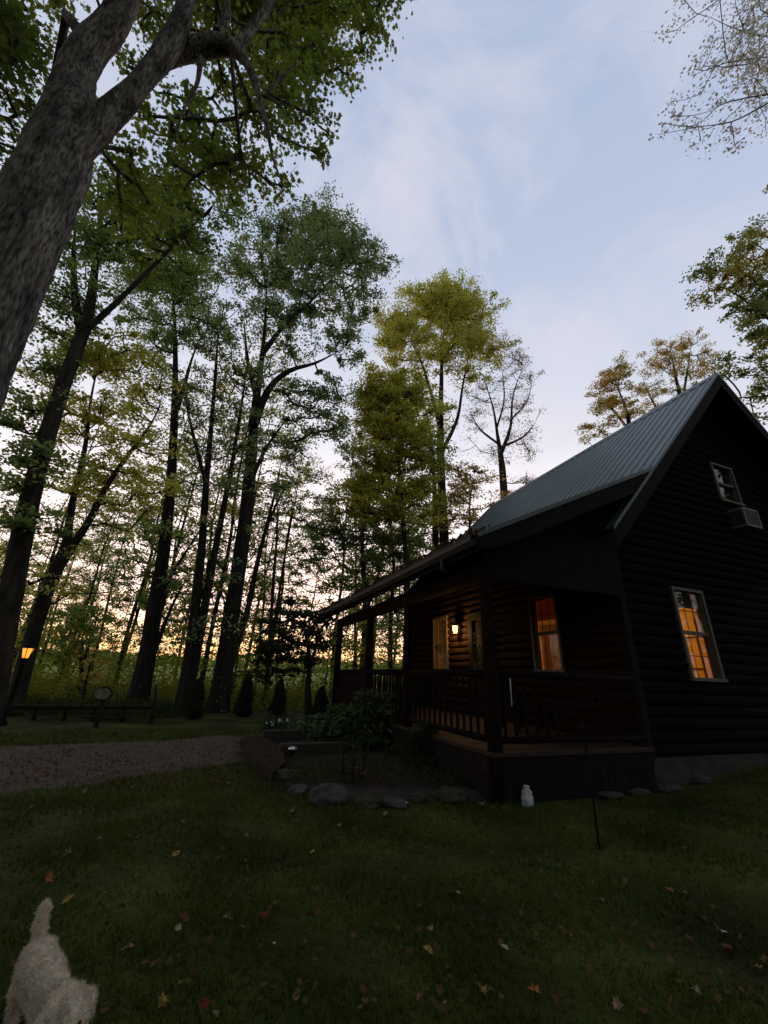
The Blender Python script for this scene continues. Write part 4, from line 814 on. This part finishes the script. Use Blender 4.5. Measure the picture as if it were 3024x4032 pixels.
tree('sparse_tree', 'fine twigs with small pale leaves hanging in at the top right corner', 'tree', (8.4, 3.6, 0),
     [np.vstack([[[8.4, 3.6, -.1, .3], [8.4, 3.65, 4, .24], [8.5, 3.8, 9, .18]], tr(4.6, [(3380, 420, 40), (3330, 150, 28), (3280, -100, 16)])]),
      tr(4.6, [(3340, 340, 22), (3180, 350, 16), (3024, 372, 11), (2870, 400, 8), (2790, 440, 5)]), tr(4.6, [(3350, 320, 22), (3100, 370, 14), (3000, 420, 10), (2880, 480, 8), (2750, 500, 5), (2590, 530, 2.5)]), tr(4.8, [(3330, 180, 20), (3100, 150, 12), (2940, 130, 8), (2800, 70, 5)]), tr(4.8, [(3335, 220, 16), (3100, 220, 10), (2870, 245, 6), (2720, 300, 3)])],
     bl(4.7, [(2850, 60, 150, 90, .7), (2960, 160, 130, 110, .9), (2800, 200, 130, 90, .5), (2900, 300, 140, 90, .8), (2980, 420, 110, 70, .7), (2800, 420, 130, 70, .5), (2900, 520, 120, 60, .5), (2720, 530, 110, 60, .35), (2680, 120, 60, 80, .3), (2640, 440, 70, 60, .25), (2990, 20, 120, 90, 1), (2950, 600, 90, 40, .3), (3080, 250, 120, 200, 1)]),
     'palest', 'bark_pale', .062, KITE, cr=.40, per=24, cover=2.0, seed=19, twig=5, limb=.016, nside=8, bs=.36, cover_gain=.62, fine=1.)
tree('sparse_tree', 'bare-topped small pine-like tree peeping over the far roof edge', 'tree', (*at(2075, 2700, 26)[:2], 0),
     [np.vstack([[[*at(2075, 2700, 26)[:2], -.1, .2]], tr(26, [(2075, 2200, 14), (2070, 1950, 8), (2075, 1850, 3)])])],
     bl(26, [(2060, 1930, 40, 25, .9), (2020, 1970, 40, 25, .8), (2085, 1880, 30, 25, .6), (2120, 1900, 30, 20, .5)]), 'bluegreen', 'bark_dark', .12, LONG, cr=.45, per=45, cover=1.3, seed=20)

# woods behind: three kinds of slim tree and two of undergrowth tree, each copied
def copy_tree(o, loc, rz, sc_, lean=(0, 0)):
    c = o.copy(); col.objects.link(c); c.location = tuple(float(v) for v in loc); c.rotation_euler = (lean[0], lean[1], rz); c.scale = (sc_, sc_, sc_)
    for ch in o.children:
        d = ch.copy(); col.objects.link(d); d.parent = c
    return c
protos = []
for k, lf in enumerate(('green', 'turning', 'limegold')):
    h = 13+k*1.5; x = 0.
    tk = [np.array([(0, 0, -.1, .10), (.1, .05, 3, .085), (.0, .1, 6, .07), (.2, 0, 9, .045), (.1, .1, h, .02)])]
    bs = [((rng.uniform(-1.2, 1.2), rng.uniform(-1.2, 1.2), z), (1.5, 1.5, .8), .5) for z in np.linspace(3.2, h, 10)]
    protos.append(tree('slim_tree', 'slim tree standing in the woods behind the lawn', 'tree', (0, 0, 0), tk, bs, lf, 'bark_dark', .12, KITE, cr=.55, per=55, cover=1.5, seed=40+k, cover_gain=.7, group='slim trees in the woods'))
for k, lf in enumerate(('under', 'gold')):
    tk = [np.array([(0, 0, -.1, .05), (.1, .05, 1.5, .04), (.0, .1, 3, .025), (.2, 0, 4.6, .01)])]
    bs = [((rng.uniform(-.9, .9), rng.uniform(-.9, .9), z), (1.3, 1.3, .6), .6) for z in np.linspace(.9, 4.8, 8)]
    protos.append(tree('young_tree', 'low leafy young tree in the understorey of the woods', 'tree', (0, 0, 0), tk, bs, lf, 'bark_dark', .11, KITE, cr=.5, per=50, cover=1.4, seed=50+k, cover_gain=.36, group='young trees in the understorey'))
spots = []
for k in range(150):
    if len(spots) >= 56: break
    px = rng.uniform(-150, 1760); Y = rng.uniform(18.5, 36); P = at(px, 2700, Y)
    if px > 1400 and Y < 20: continue
    if all(math.hypot(P[0]-a[0], P[1]-a[1]) > 1.5 for a in spots): spots.append((P[0], P[1]))
used = set()
for k, (x, y) in enumerate(spots):
    i = k % 3 if k % 3 == 0 or k % 7 == 1 else (1 if k % 11 == 5 else (2 if k % 5 == 2 else 3+(k//2) % 2))
    z = float(gh(x, y)); s_ = rng.uniform(.8, 1.25); rz = rng.uniform(0, 6.28); ln = (rng.normal()*.03, rng.normal()*.03)
    if i not in used: used.add(i); o = protos[i]; o.location = (x, y, z); o.rotation_euler = (*ln, rz); o.scale = (s_,)*3
    else: copy_tree(protos[i], (x, y, z), rz, s_, ln)
tree('young_tree', 'reddish-orange young tree behind the oval sign', 'tree', on(330, 2780), [tr(16.2, [(320, 2785, 20), (340, 2680, 14), (370, 2560, 8)])],
     bl(16.2, [(340, 2600, 60, 30, .8), (260, 2660, 60, 30, .8), (400, 2620, 60, 30, .7), (230, 2700, 50, 25, .6), (350, 2680, 60, 30, .6)]), 'orange', 'bark_dark', .10, KITE, cr=.35, per=35, cover=1.2, seed=61)
tree('young_tree', 'dull green round-headed tree behind the lamp post', 'tree', on(330, 2765), [tr(19.5, [(330, 2768, 26), (320, 2600, 18), (330, 2450, 10)]), tr(19.5, [(325, 2620, 14), (370, 2480, 9), (390, 2380, 5)])],
     bl(19.5, [(300, 2420, 80, 40, .9), (380, 2430, 60, 40, .8), (250, 2500, 80, 40, .9), (350, 2520, 70, 40, .8), (200, 2560, 70, 35, .8), (300, 2580, 80, 30, .8)]), 'green', 'bark_dark', .11, KITE, cr=.45, per=55, cover=1.3, seed=62)

def stuff_leaves(name, P, size, tmpl, lf, flat=.8): tag(obj(name, leaf_mesh(name, np.asarray(P), size, tmpl, flat), LM[lf]), kind='stuff')
P = []
for k in range(2600):
    px = rng.uniform(-250, 1800); Y = 15.8+rng.uniform(0, 1)**1.3*18; q = at(px, 2700, Y); hgt = rng.uniform(.1, 1.0)*(.3+3.2*max(0, noise.noise(Vector((q[0]*.33, q[1]*.33, 5)))+.1))
    if k % 3 == 0: hgt += rng.uniform(.4, 3.2)
    n = 30; P.append(np.array([q[0], q[1], float(gh(q[0], q[1]))+hgt])+rng.normal(size=(n, 3))*np.array([.35, .35, .22]))
stuff_leaves('undergrowth', np.concatenate(P), .10, KITE, 'under')
P = []
for k in range(420):
    f = k/419; px = -100+760*f+rng.normal()*20; Y = 11.6+rng.uniform(0, 3.2); q = at(px, 2780, Y)
    P.append(np.array([q[0], q[1], .12])+np.abs(rng.normal(size=(22, 3)))*np.array([.25, .2, .14]))
stuff_leaves('ground_cover', np.concatenate(P), .07, KITE, 'darkleaf')
P = []
for k in range(900):
    a = rng.uniform(-1, 1); x = a*330; y = 170+rng.uniform(-12, 25); top = 4.2+2.8*noise.noise(Vector((x*.03, 2, 0)))+1.3*noise.noise(Vector((x*.11, 7, 0)))
    P.append(np.array([x, y, float(gh(x, y))])+np.stack([rng.normal(size=26)*3.5, rng.normal(size=26)*3, rng.uniform(0, max(1.5, top), 26)], -1))
stuff_leaves('distant_wood', np.concatenate(P), 1.7, KITE, 'green', 1.5)


# the woods behind and beside the photographer: they shade the lawn and darken the window glass
P, S0, S1, RA = [], [], [], []
for k in range(34):
    a = R_(72)+R_(202)*k/33; rr = rng.uniform(11, 19)+(6 if k < 5 else 0)
    x, y = rr*math.sin(a), rr*math.cos(a); h = rng.uniform(17, 24)
    S0.append((x, y, -.2)); S1.append((x+rng.normal()*.6, y+rng.normal()*.6, h)); RA.append(rng.uniform(.16, .32))
    for j in range(80):
        z = h*rng.uniform(.12, 1.05); w_ = 3.6*(1-abs(z/h-.6)*1.1); v = rng.normal(size=2)*w_*.55
        P.append(np.array([x+v[0], y+v[1], z])+rng.normal(size=(14, 3))*.45)
stuff_leaves('surrounding_wood', np.concatenate(P), .36, KITE, 'green', 1.)
V, Fq = tubes_np((np.array(S0), np.array(S1), np.array(RA), np.array(RA)*.3), 8); tag(obj('surrounding_wood_trunks', np_mesh('surrounding_wood_trunks', V, [Fq], True), MT['bark_dark']), kind='stuff')

# ------------------------------------------------------------------ shrubs and flowers
def shrub(name, label, cat, Y, lst, lf, size, tmpl, cr, per, cover, flat=.7, seed=1, flowers=None):
    bs = bl(Y, lst); c = np.mean([b[0] for b in bs], 0); base = (c[0], c[1], float(gh(c[0], c[1])))
    tk = [np.array([(c[0]+.1*k, c[1], base[2]-.05, .03), (c[0]+.14*k, c[1]+.05*k, base[2]+.25, .022), (c[0]+.2*k, c[1]+.05, base[2]+.5, .012)]) for k in (-1, 0, 1)]
    r = tree(name, label, cat, base, tk, bs, lf, 'bark_dark', size, tmpl, cr, per, cover, flat, seed, airy=1.1, fine=1., twig=2, gap=0, limb=.012, crown_name='foliage', nside=6, droop=.3)
    if flowers:
        n, colr, sz = flowers; P = []
        for b in bs: P += [b[0]+np.array([rng.normal()*.5*b[1][0], rng.normal()*.5*b[1][1], abs(rng.normal())*.4*b[1][2]+b[1][2]*.6]) for _ in range(n)]
        m_ = mat(name+'_petal', colr, .7, tuple(v*.8 for v in colr)); P = np.repeat(np.array(P), 6, 0); P += rng.normal(size=P.shape)*sz*.4
        obj('blossom', leaf_mesh('blossom', P-np.array(base), sz, KITE, 1.2), m_, r)
    return r
shrub('rhododendron', 'large leafy shrub growing in front of the porch railing', 'shrub', 8.9, [(1290, 2880, 60, 35), (1330, 2945, 90, 40), (1430, 2965, 100, 40), (1540, 2975, 90, 40), (1250, 2935, 50, 35), (1590, 2880, 60, 60), (1350, 2850, 70, 50), (1450, 2790, 85, 55), (1550, 2830, 70, 60), (1400, 2910, 90, 45), (1520, 2910, 80, 45), (1300, 2900, 50, 35), (1590, 2760, 40, 40), (1380, 2790, 50, 35)], 'rhodo', .13, LONG, .2, 26, 1.7, .6, 71)
shrub('evergreen_shrub', 'rounded dark shrub below the deck, right of the large leafy shrub', 'shrub', 7.2, [(1680, 2900, 70, 60), (1640, 2970, 70, 50), (1720, 2980, 60, 50), (1690, 3030, 70, 40)], 'conifer', .06, LONG, .16, 60, 1.6, 1., 72)
shrub('flowering_plant', 'clump of small white flowers above the upper timber', 'plant', 10.2, [(1060, 2868, 35, 18), (1110, 2860, 35, 20)], 'rhodo', .06, KITE, .12, 30, 1.5, .7, 73, (5, (.6, .6, .58), .035))
shrub('flowering_plant', 'dark flower clump with one pink bloom near the end of the porch', 'plant', 10.6, [(1180, 2852, 40, 25), (1250, 2845, 45, 28), (1320, 2850, 40, 25)], 'rhodo', .07, KITE, .13, 30, 1.5, .7, 74, (1, (.5, .16, .18), .045))
shrub('flowering_plant', 'pink-flowered low plant behind the large grey boulder', 'plant', 6.3, [(1370, 3048, 40, 22), (1410, 3060, 30, 18)], 'darkleaf', .045, KITE, .08, 24, 1.5, .7, 75, (4, (.35, .07, .09), .03))
shrub('hosta', 'light-edged leafy plant at the left end of the large shrub', 'plant', 9.2, [(1310, 2800, 35, 25), (1275, 2850, 35, 25)], 'rhodo', .12, KITE, .12, 16, 1.5, .6, 76)
P = []
for k in range(700):
    q = on(rng.uniform(1120, 1900), rng.uniform(3000, 3130)); 
    P.append(np.array([q[0], q[1], .09])+np.abs(rng.normal(size=(9, 3)))*np.array([.06, .06, .05]))
stuff_leaves('bed_plants', np.concatenate(P), .032, KITE, 'darkleaf')

# ------------------------------------------------------------------ grass and leaves
n = 150000; r = 1.25+rng.uniform(0, 1, n)**1.5*11; a = rng.uniform(-1.15, 1.15, n); x = r*np.sin(a); y = r*np.cos(a)
pg = np.array([(p[0], p[1]) for p in gp]); 
def inside(x, y, poly):
    c = np.zeros(len(x), bool); j = len(poly)-1
    for i in range(len(poly)):
        xi, yi = poly[i]; xj, yj = poly[j]; k = ((yi > y) != (yj > y)) & (x < (xj-xi)*(y-yi)/(yj-yi+1e-9)+xi); c ^= k; j = i
    return c
tt = (x-HX)*hg[0]+(y-HY)*hg[1]; ss = (x-HX)*hl[0]+(y-HY)*hl[1]
ok = ~inside(x, y, gp) & ~inside(x, y, bed) & ~((tt > -.1) & (ss > -.1)) & ~((np.abs(x+1.9) < .7) & (np.abs(y-8.6) < 1.1)); x, y, r = x[ok], y[ok], r[ok]; n = len(x)
ang = rng.uniform(0, 2*np.pi, n); pt = np.array([noise.noise(Vector((a_*1.6, b_*1.6, 0)))+.6*noise.noise(Vector((a_*5, b_*5, 3))) for a_, b_ in zip(x, y)]); hh = rng.uniform(.022, .055, n)*(1+.25*(r > 5))*np.clip(1+1.1*pt, .35, 1.9); ww = rng.uniform(.0022, .004, n)*(1+r*.22); ln = rng.normal(size=(n, 2))*.6
B = np.stack([x, y, gh(x, y)-.003], -1); d = np.stack([np.cos(ang), np.sin(ang), np.zeros(n)], -1)
V = np.stack([B-d*ww[:, None], B+d*ww[:, None], B+np.stack([ln[:, 0]*hh, ln[:, 1]*hh, hh], -1)], 1).reshape(-1, 3)
LM['grass'] = leafmat('grass_blade', [(0, (.028, .038, .007)), (.5, (.055, .072, .011)), (.85, (.085, .10, .016)), (1, (.12, .11, .03))], .3, 1.2)
tag(obj('grass', np_mesh('grass', V, [np.arange(n*3).reshape(n, 3)]), LM['grass']), kind='stuff')

cols = dict(tan=('tan', (.30, .21, .13)), pale=('pale cream', (.46, .38, .28)), yellow=('yellow', (.36, .23, .05)), orange=('orange', (.38, .12, .03)), red=('dark red', (.20, .03, .02)), pink=('pinkish brown', (.32, .16, .12)), olive=('olive yellow', (.18, .15, .04)), brown=('brown', (.15, .075, .035)), grey=('greyish tan', (.22, .19, .13)))
CM = {k: mat('fallen_leaf_'+v[0].replace(' ', '_'), tuple(q*.85 for q in v[1]), .9, tuple(q*.42 for q in v[1]), 30, 3, spec=.1) for k, v in cols.items()}
LV = [(262, 3384, 'tan', 40), (183, 3482, 'orange', 52), (258, 3577, 'yellow', 56), (522, 3484, 'olive', 36), (409, 3553, 'tan', 38), (416, 3597, 'brown', 36), (615, 3228, 'tan', 24), (470, 3256, 'pale', 28), (687, 3395, 'yellow', 46), (663, 3441, 'olive', 36), (714, 3259, 'tan', 24), (965, 3312, 'tan', 28), (965, 3413, 'pink', 30), (1146, 3213, 'tan', 26), (1333, 3267, 'grey', 24), (1229, 3372, 'yellow', 32), (890, 3628, 'tan', 42), (714, 3633, 'brown', 42), (1042, 3626, 'red', 54), (696, 3687, 'pale', 40), (500, 3761, 'pink', 62), (425, 3836, 'brown', 36), (1074, 3737, 'pale', 28), (1202, 3794, 'orange', 28), (635, 3970, 'yellow', 58), (800, 3985, 'red', 56), (845, 4017, 'tan', 48), (705, 3902, 'olive', 44), (1162, 3954, 'olive', 50),
      (1794, 3521, 'pale', 62), (1957, 3439, 'tan', 26), (1878, 3248, 'red', 32), (1684, 3340, 'tan', 26), (1695, 3678, 'tan', 34), (1684, 3767, 'yellow', 62), (1989, 3753, 'pale', 44), (1945, 3654, 'brown', 48), (1619, 3571, 'yellow', 26), (2393, 3455, 'grey', 44), (2338, 3484, 'yellow', 32), (2467, 3478, 'brown', 50), (2639, 3513, 'orange', 44), (2699, 3533, 'pink', 30), (2815, 3404, 'tan', 36), (2703, 3358, 'tan', 26), (2671, 3248, 'grey', 30), (2589, 3296, 'pale', 20), (2536, 3289, 'tan', 20), (2242, 3696, 'yellow', 36), (2308, 3816, 'red', 42), (2841, 3682, 'pale', 60), (2867, 3749, 'brown', 58), (2984, 3827, 'yellow', 54), (1727, 3905, 'olive', 44), (1907, 3923, 'yellow', 50), (2108, 3937, 'orange', 70), (2435, 3978, 'tan', 54), (2784, 3764, 'orange', 30), (2566, 3744, 'brown', 40), (1757, 3978, 'tan', 36), (1652, 3960, 'pink', 26), (2740, 3928, 'grey', 70), (2368, 3547, 'grey', 28), (2056, 3583, 'grey', 26), (1600, 3175, 'pale', 46), (1518, 3216, 'pink', 30), (1900, 3175, 'grey', 36), (2478, 3142, 'grey', 26), (120, 3190, 'pale', 34), (160, 3170, 'tan', 30), (330, 3130, 'tan', 26), (900, 3095, 'pale', 24), (380, 3330, 'grey', 26), (540, 3315, 'tan', 26)]
uniq = {(183, 3482): "bright orange fallen leaf just behind the white dog's tail", (258, 3577): "large yellow fallen leaf to the right of the dog's tail", (500, 3761): 'large pinkish brown curled leaf right of the dog', (1794, 3521): 'large pale star-shaped maple leaf in the middle of the lawn', (2108, 3937): 'large orange fallen leaf near the bottom centre of the lawn', (1600, 3175): 'pale cream fallen leaf beside the mossy bed rock', (1878, 3248): 'dark red fallen leaf nearest the white bottle', (2984, 3827): 'yellow fallen leaf at the right edge of the photo', (1989, 3753): 'pale cream upright leaf in the bottom middle of the lawn'}
for (px, py, cn, wd) in LV:
    q = on(px, py); s = wd*mpp(q)*.95; s = min(max(s*.85, .032), .11)
    T = MAPLE if rng.uniform() < .6 else KITE*np.array([1.1, 1, 1]); T = T.copy(); cu = rng.uniform(.3, 1.5); T[:, 2] += cu*(T[:, 0]**2)+rng.uniform(-.5, .5)*T[:, 1]**2*.8
    V = np.vstack([T, [[0, 0, T[:, 2].mean()*.2]]])*s; k = len(T); Fc = np.array([(i, (i+1) % k, k) for i in range(k)])
    o = obj('fallen_leaf', np_mesh('fallen_leaf', V, [Fc]), CM[cn], None, (q[0], q[1], float(gh(q[0], q[1]))+rng.uniform(.016, .034))); o.rotation_euler = (rng.normal()*.35, rng.normal()*.35, rng.uniform(0, 6.28))
    lab = uniq.get((px, py)) or f'{cols[cn][0]} fallen leaf lying on the dark lawn'
    tag(o, lab, 'leaf', 'fallen leaves on the lawn')
P = []
for k in range(2300):
    q = on(rng.uniform(-60, 3080), 2960+rng.uniform(0, 1)**1.2*1070) if k < 520 else on(rng.uniform(0, 950), rng.uniform(2915, 3110))
    t_, s_ = (q[0]-HX)*hg[0]+(q[1]-HY)*hg[1], (q[0]-HX)*hl[0]+(q[1]-HY)*hl[1]
    if t_ > -.1 and s_ > -.05: continue
    P.append((q[0], q[1], float(gh(q[0], q[1]))+.034))
stuff_leaves('leaf_litter', P, .036, MAPLE, 'litter', .5)
P = []
for k in range(2600):
    s_ = rng.uniform(-.4, 8.6); c = .5+.5*noise.noise(Vector((s_*1.7, 4, 0)))
    t_ = ET-.13+abs(rng.normal())*.14; q = hw(t_, s_, 0); P.append((q[0], q[1], zp(max(t_, ET))+rng.uniform(.0, .10)*c*1.8+.0))
stuff_leaves('roof_leaf_litter', P, .055, MAPLE, 'litter', .9)

# ------------------------------------------------------------------ dog
DB = np.array([-1.245, 2.17, 0])
def dog():
    root = thing('dog', 'fluffy white dog seen from above with its tail up', 'dog', DB, math.atan2(-.697, .717)); root.scale = (1, .80, 1)
    bm = bmesh.new()
    def ell(p, r, q=None):
        mt = Matrix.Translation(Vector(p)); 
        if q is not None: mt = mt @ Vector(q).to_track_quat('X', 'Z').to_matrix().to_4x4()
        bmesh.ops.create_uvsphere(bm, u_segments=20, v_segments=14, radius=1, matrix=mt @ Matrix.Diagonal((*r, 1)))
    ax = np.array([1., 0.]); sd = np.array([0., 1.])
    W = lambda u, v, z: (ax[0]*u+sd[0]*v, ax[1]*u+sd[1]*v, z)
    q = W(1, 0, 0)
    ell(W(-.165, 0, .19), (.10, .085, .075), q); ell(W(-.03, 0, .19), (.15, .08, .07), q); ell(W(.10, 0, .19), (.13, .07, .072), q)
    ell(W(.21, .003, .205), (.09, .058, .07), q); ell(W(.30, .0, .235), (.085, .074, .066), q); ell(W(.345, -.004, .24), (.07, .066, .06), q)
    ell(W(.405, -.02, .205), (.056, .046, .042), W(1, -.3, -.4)); ell(W(.445, -.03, .19), (.032, .031, .028), q)
    ell(W(.29, .082, .225), (.042, .028, .048), W(1, .3, -.5)); ell(W(.30, -.08, .215), (.040, .026, .052), W(1, -.3, -.5))
    for (a, b, r0) in ((-.20, .042, .040), (-.20, -.042, .040), (.13, .040, .036), (.13, -.040, .036)):
        ell(W(a, b, .12), (r0, r0*.85, .07), q); ell(W(a-(.014 if a < 0 else 0), b, .07), (r0*.66, r0*.62, .05)); ell(W(a+.012, b, .024), (r0*.8, r0*.62, .025), q)
    for k, (u, z, r0) in enumerate(((-.246, .235, .030), (-.252, .27, .029), (-.250, .302, .028), (-.244, .33, .027), (-.236, .352, .023))): ell(W(u, -.004*k, z), (r0, r0, r0*1.25))
    me = bpy.data.meshes.new('body'); bm.to_mesh(me); bm.free(); tmp = bpy.data.objects.new('tmp', me); col.objects.link(tmp)
    md = tmp.modifiers.new('r', 'REMESH'); md.mode = 'VOXEL'; md.voxel_size = .008; ms = tmp.modifiers.new('s', 'SMOOTH'); ms.factor = .6; ms.iterations = 7
    dg = bpy.context.evaluated_depsgraph_get(); me2 = bpy.data.meshes.new_from_object(tmp.evaluated_get(dg)); bpy.data.objects.remove(tmp); me2.name = 'body'
    for v in me2.vertices:
        c = v.co; f = .010*noise.noise(c*22)+.006*noise.noise(c*55); v.co = c+v.normal*f
    for p in me2.polygons: p.use_smooth = True
    obj('body', me2, MT['fur'], root)
    nv = len(me2.vertices); co = np.zeros(nv*3); no = np.zeros(nv*3); me2.vertices.foreach_get('co', co); me2.vertices.foreach_get('normal', no); co = co.reshape(-1, 3); no = no.reshape(-1, 3)
    n = 60000; i = rng.integers(0, nv, n); b = co[i]+rng.normal(size=(n, 3))*.005; b -= no[i]*.004
    lump = np.array([noise.noise_vector(Vector(c*26)) for c in co])[i]
    d = no[i]*.65+lump*1.1+rng.normal(size=(n, 3))*.35+np.array([-.28, 0, -.25]); d /= np.linalg.norm(d, axis=1)[:, None]; s = np.cross(d, rng.normal(size=(n, 3))); s /= np.linalg.norm(s, axis=1)[:, None]
    l = rng.uniform(.009, .02, n)[:, None]; V = np.stack([b-s*.0012, b+s*.0012, b+d*l], 1).reshape(-1, 3)
    obj('fur', np_mesh('fur', V, [np.arange(n*3).reshape(n, 3)]), MT['fur'], root)
    m = MB(); m.lathe([(.003, -.008), (.010, -.004), (.011, .003), (.005, .008)], W(.474, -.038, .19), 10); m.build('nose', MT['darknose'], root)
    for v in (-.030, .030):
        m = MB(); m.lathe([(.002, -.006), (.007, -.003), (.007, .003), (.002, .006)], W(.405, v-.012, .250), 10); m.build('eye', MT['darknose'], root)
dog()

# ------------------------------------------------------------------ sky and light
SUN_AZ, SUN_EL = R_(-15), R_(1.0)      # azimuth from straight ahead, positive to the right
w = bpy.data.worlds.new('World'); sc.world = w; w.use_nodes = True; N = w.node_tree.nodes; L = w.node_tree.links; N.clear()
out = nm(N, 'ShaderNodeOutputWorld'); bg = nm(N, 'ShaderNodeBackground'); L.new(bg.outputs[0], out.inputs[0])
tc = nm(N, 'ShaderNodeTexCoord'); sky = nm(N, 'ShaderNodeTexSky', sky_type='NISHITA', sun_disc=False, sun_elevation=R_(2.0), sun_rotation=SUN_AZ, air_density=1.2, dust_density=2.5, ozone_density=1.5)
sx = nm(N, 'ShaderNodeSeparateXYZ'); L.new(tc.outputs['Generated'], sx.inputs[0])
def math_(op, a, b=None, c=None, clamp=False):
    n = nm(N, 'ShaderNodeMath', operation=op, use_clamp=clamp)
    for k, v in enumerate((a, b, c)):
        if v is None: continue
        if isinstance(v, (int, float)): n.inputs[k].default_value = v
        else: L.new(v, n.inputs[k])
    return n.outputs[0]
def ramp(src, els):
    r = nm(N, 'ShaderNodeValToRGB'); e = r.color_ramp.elements; e[0].position, e[0].color = els[0][0], (*els[0][1], 1); e[1].position, e[1].color = els[-1][0], (*els[-1][1], 1)
    for p, c in els[1:-1]: q = e.new(p); q.color = (*c, 1)
    L.new(src, r.inputs['Fac']); return r.outputs[0]
def mixc(f, a, b, mode='MIX'):
    m = nm(N, 'ShaderNodeMixRGB', blend_type=mode)
    for k, v in enumerate((f, a, b)):
        if isinstance(v, (int, float)): m.inputs[k].default_value = v
        elif isinstance(v, tuple): m.inputs[k].default_value = (*v, 1)
        else: L.new(v, m.inputs[k])
    return m.outputs[0]
zz = math_('MAXIMUM', sx.outputs['Z'], 0.)
cool = ramp(zz, [(0, (.84, .80, .82)), (.12, (.90, .93, 1.0)), (.35, (.76, .82, .94)), (.65, (.56, .65, .85)), (1, (.47, .57, .78))])
warm = ramp(zz, [(0, (2.4, 1.0, .22)), (.05, (2.9, 1.75, .78)), (.13, (2.6, 1.75, 1.40)), (.27, (2.1, 1.68, 1.58)), (.5, (1.1, 1.06, 1.12)), (.8, (.60, .68, .86)), (1, (.48, .58, .79))])
dp = nm(N, 'ShaderNodeVectorMath', operation='DOT_PRODUCT'); L.new(tc.outputs['Generated'], dp.inputs[0]); dp.inputs[1].default_value = (math.sin(SUN_AZ), math.cos(SUN_AZ), .05)
az = math_('POWER', math_('MULTIPLY_ADD', dp.outputs['Value'], .5, .5, True), 3.2)
base = mixc(az, cool, warm)
CLD = ray(1560, 950); CLD = tuple(float(v) for v in CLD/np.linalg.norm(CLD))
# thin broken cloud
den = math_('ADD', zz, .22); cx = math_('DIVIDE', sx.outputs['X'], den); cy = math_('DIVIDE', sx.outputs['Y'], den)
cv = nm(N, 'ShaderNodeCombineXYZ'); L.new(cx, cv.inputs[0]); L.new(cy, cv.inputs[1])
n1 = nm(N, 'ShaderNodeTexNoise'); n1.inputs['Scale'].default_value = 3.1; n1.inputs['Detail'].default_value = 9; n1.inputs['Roughness'].default_value = .58; n1.inputs['Distortion'].default_value = .5; L.new(cv.outputs[0], n1.inputs['Vector'])
cl = ramp(n1.outputs['Fac'], [(.44, (0, 0, 0)), (.60, (1, 1, 1))])
clcol = mixc(az, (.76, .78, .90), (1.08, .96, 1.0))
cb = nm(N, 'ShaderNodeVectorMath', operation='DOT_PRODUCT'); L.new(tc.outputs['Generated'], cb.inputs[0]); cb.inputs[1].default_value = CLD
bank = math_('POWER', math_('MAXIMUM', cb.outputs['Value'], 0.), 9.)
amt = math_('MULTIPLY', cl, math_('MULTIPLY_ADD', bank, .45, .26), None, True)
base = mixc(amt, base, clcol)
skyc = mixc(1., sky.outputs[0], (.16, .16, .16), 'MULTIPLY')
final = mixc(.12, base, skyc)
# scale so that the Background strength stays at .1
fin = mixc(1., final, (10., 10., 10.), 'MULTIPLY'); L.new(fin, bg.inputs[0]); bg.inputs[1].default_value = .1
sd = bpy.data.lights.new('sun', 'SUN'); sd.energy = .06; sd.color = (1, .72, .42); sd.angle = R_(.5); so = bpy.data.objects.new('sun', sd); col.objects.link(so)
sv = Vector((math.sin(SUN_AZ)*math.cos(SUN_EL), math.cos(SUN_AZ)*math.cos(SUN_EL), math.sin(SUN_EL))); so.rotation_euler = sv.to_track_quat('Z', 'Y').to_euler(); so.location = (0, 0, 30)
def lamp(name, P, e, c, r=.05):
    l = bpy.data.lights.new(name, 'POINT'); l.energy = e; l.color = c; l.shadow_soft_size = r; o = bpy.data.objects.new(name, l); o.location = tuple(float(v) for v in P); col.objects.link(o)
WARM = (1, .63, .17)
lamp('room_lamp', hw(5.0, 2.6, 2.75), 66, WARM, .12); lamp('back_room_lamp', hw(4.9, 6.4, 2.7), 42, WARM, .12)
lamp('porch_lamp', hw(TC-.24, 5.02, 2.58), 52, (1, .50, .13), .03)

sc.view_settings.view_transform = 'Standard'; sc.view_settings.look = 'None'; sc.view_settings.exposure = 0; sc.view_settings.gamma = 1; sc.view_settings.use_curve_mapping = False
cy = sc.cycles; cy.max_bounces = 5; cy.diffuse_bounces = 3; cy.glossy_bounces = 2; cy.transmission_bounces = 3; cy.transparent_max_bounces = 8; cy.caustics_reflective = False; cy.caustics_refractive = False; cy.sample_clamp_indirect = 3
cy.use_denoising = True
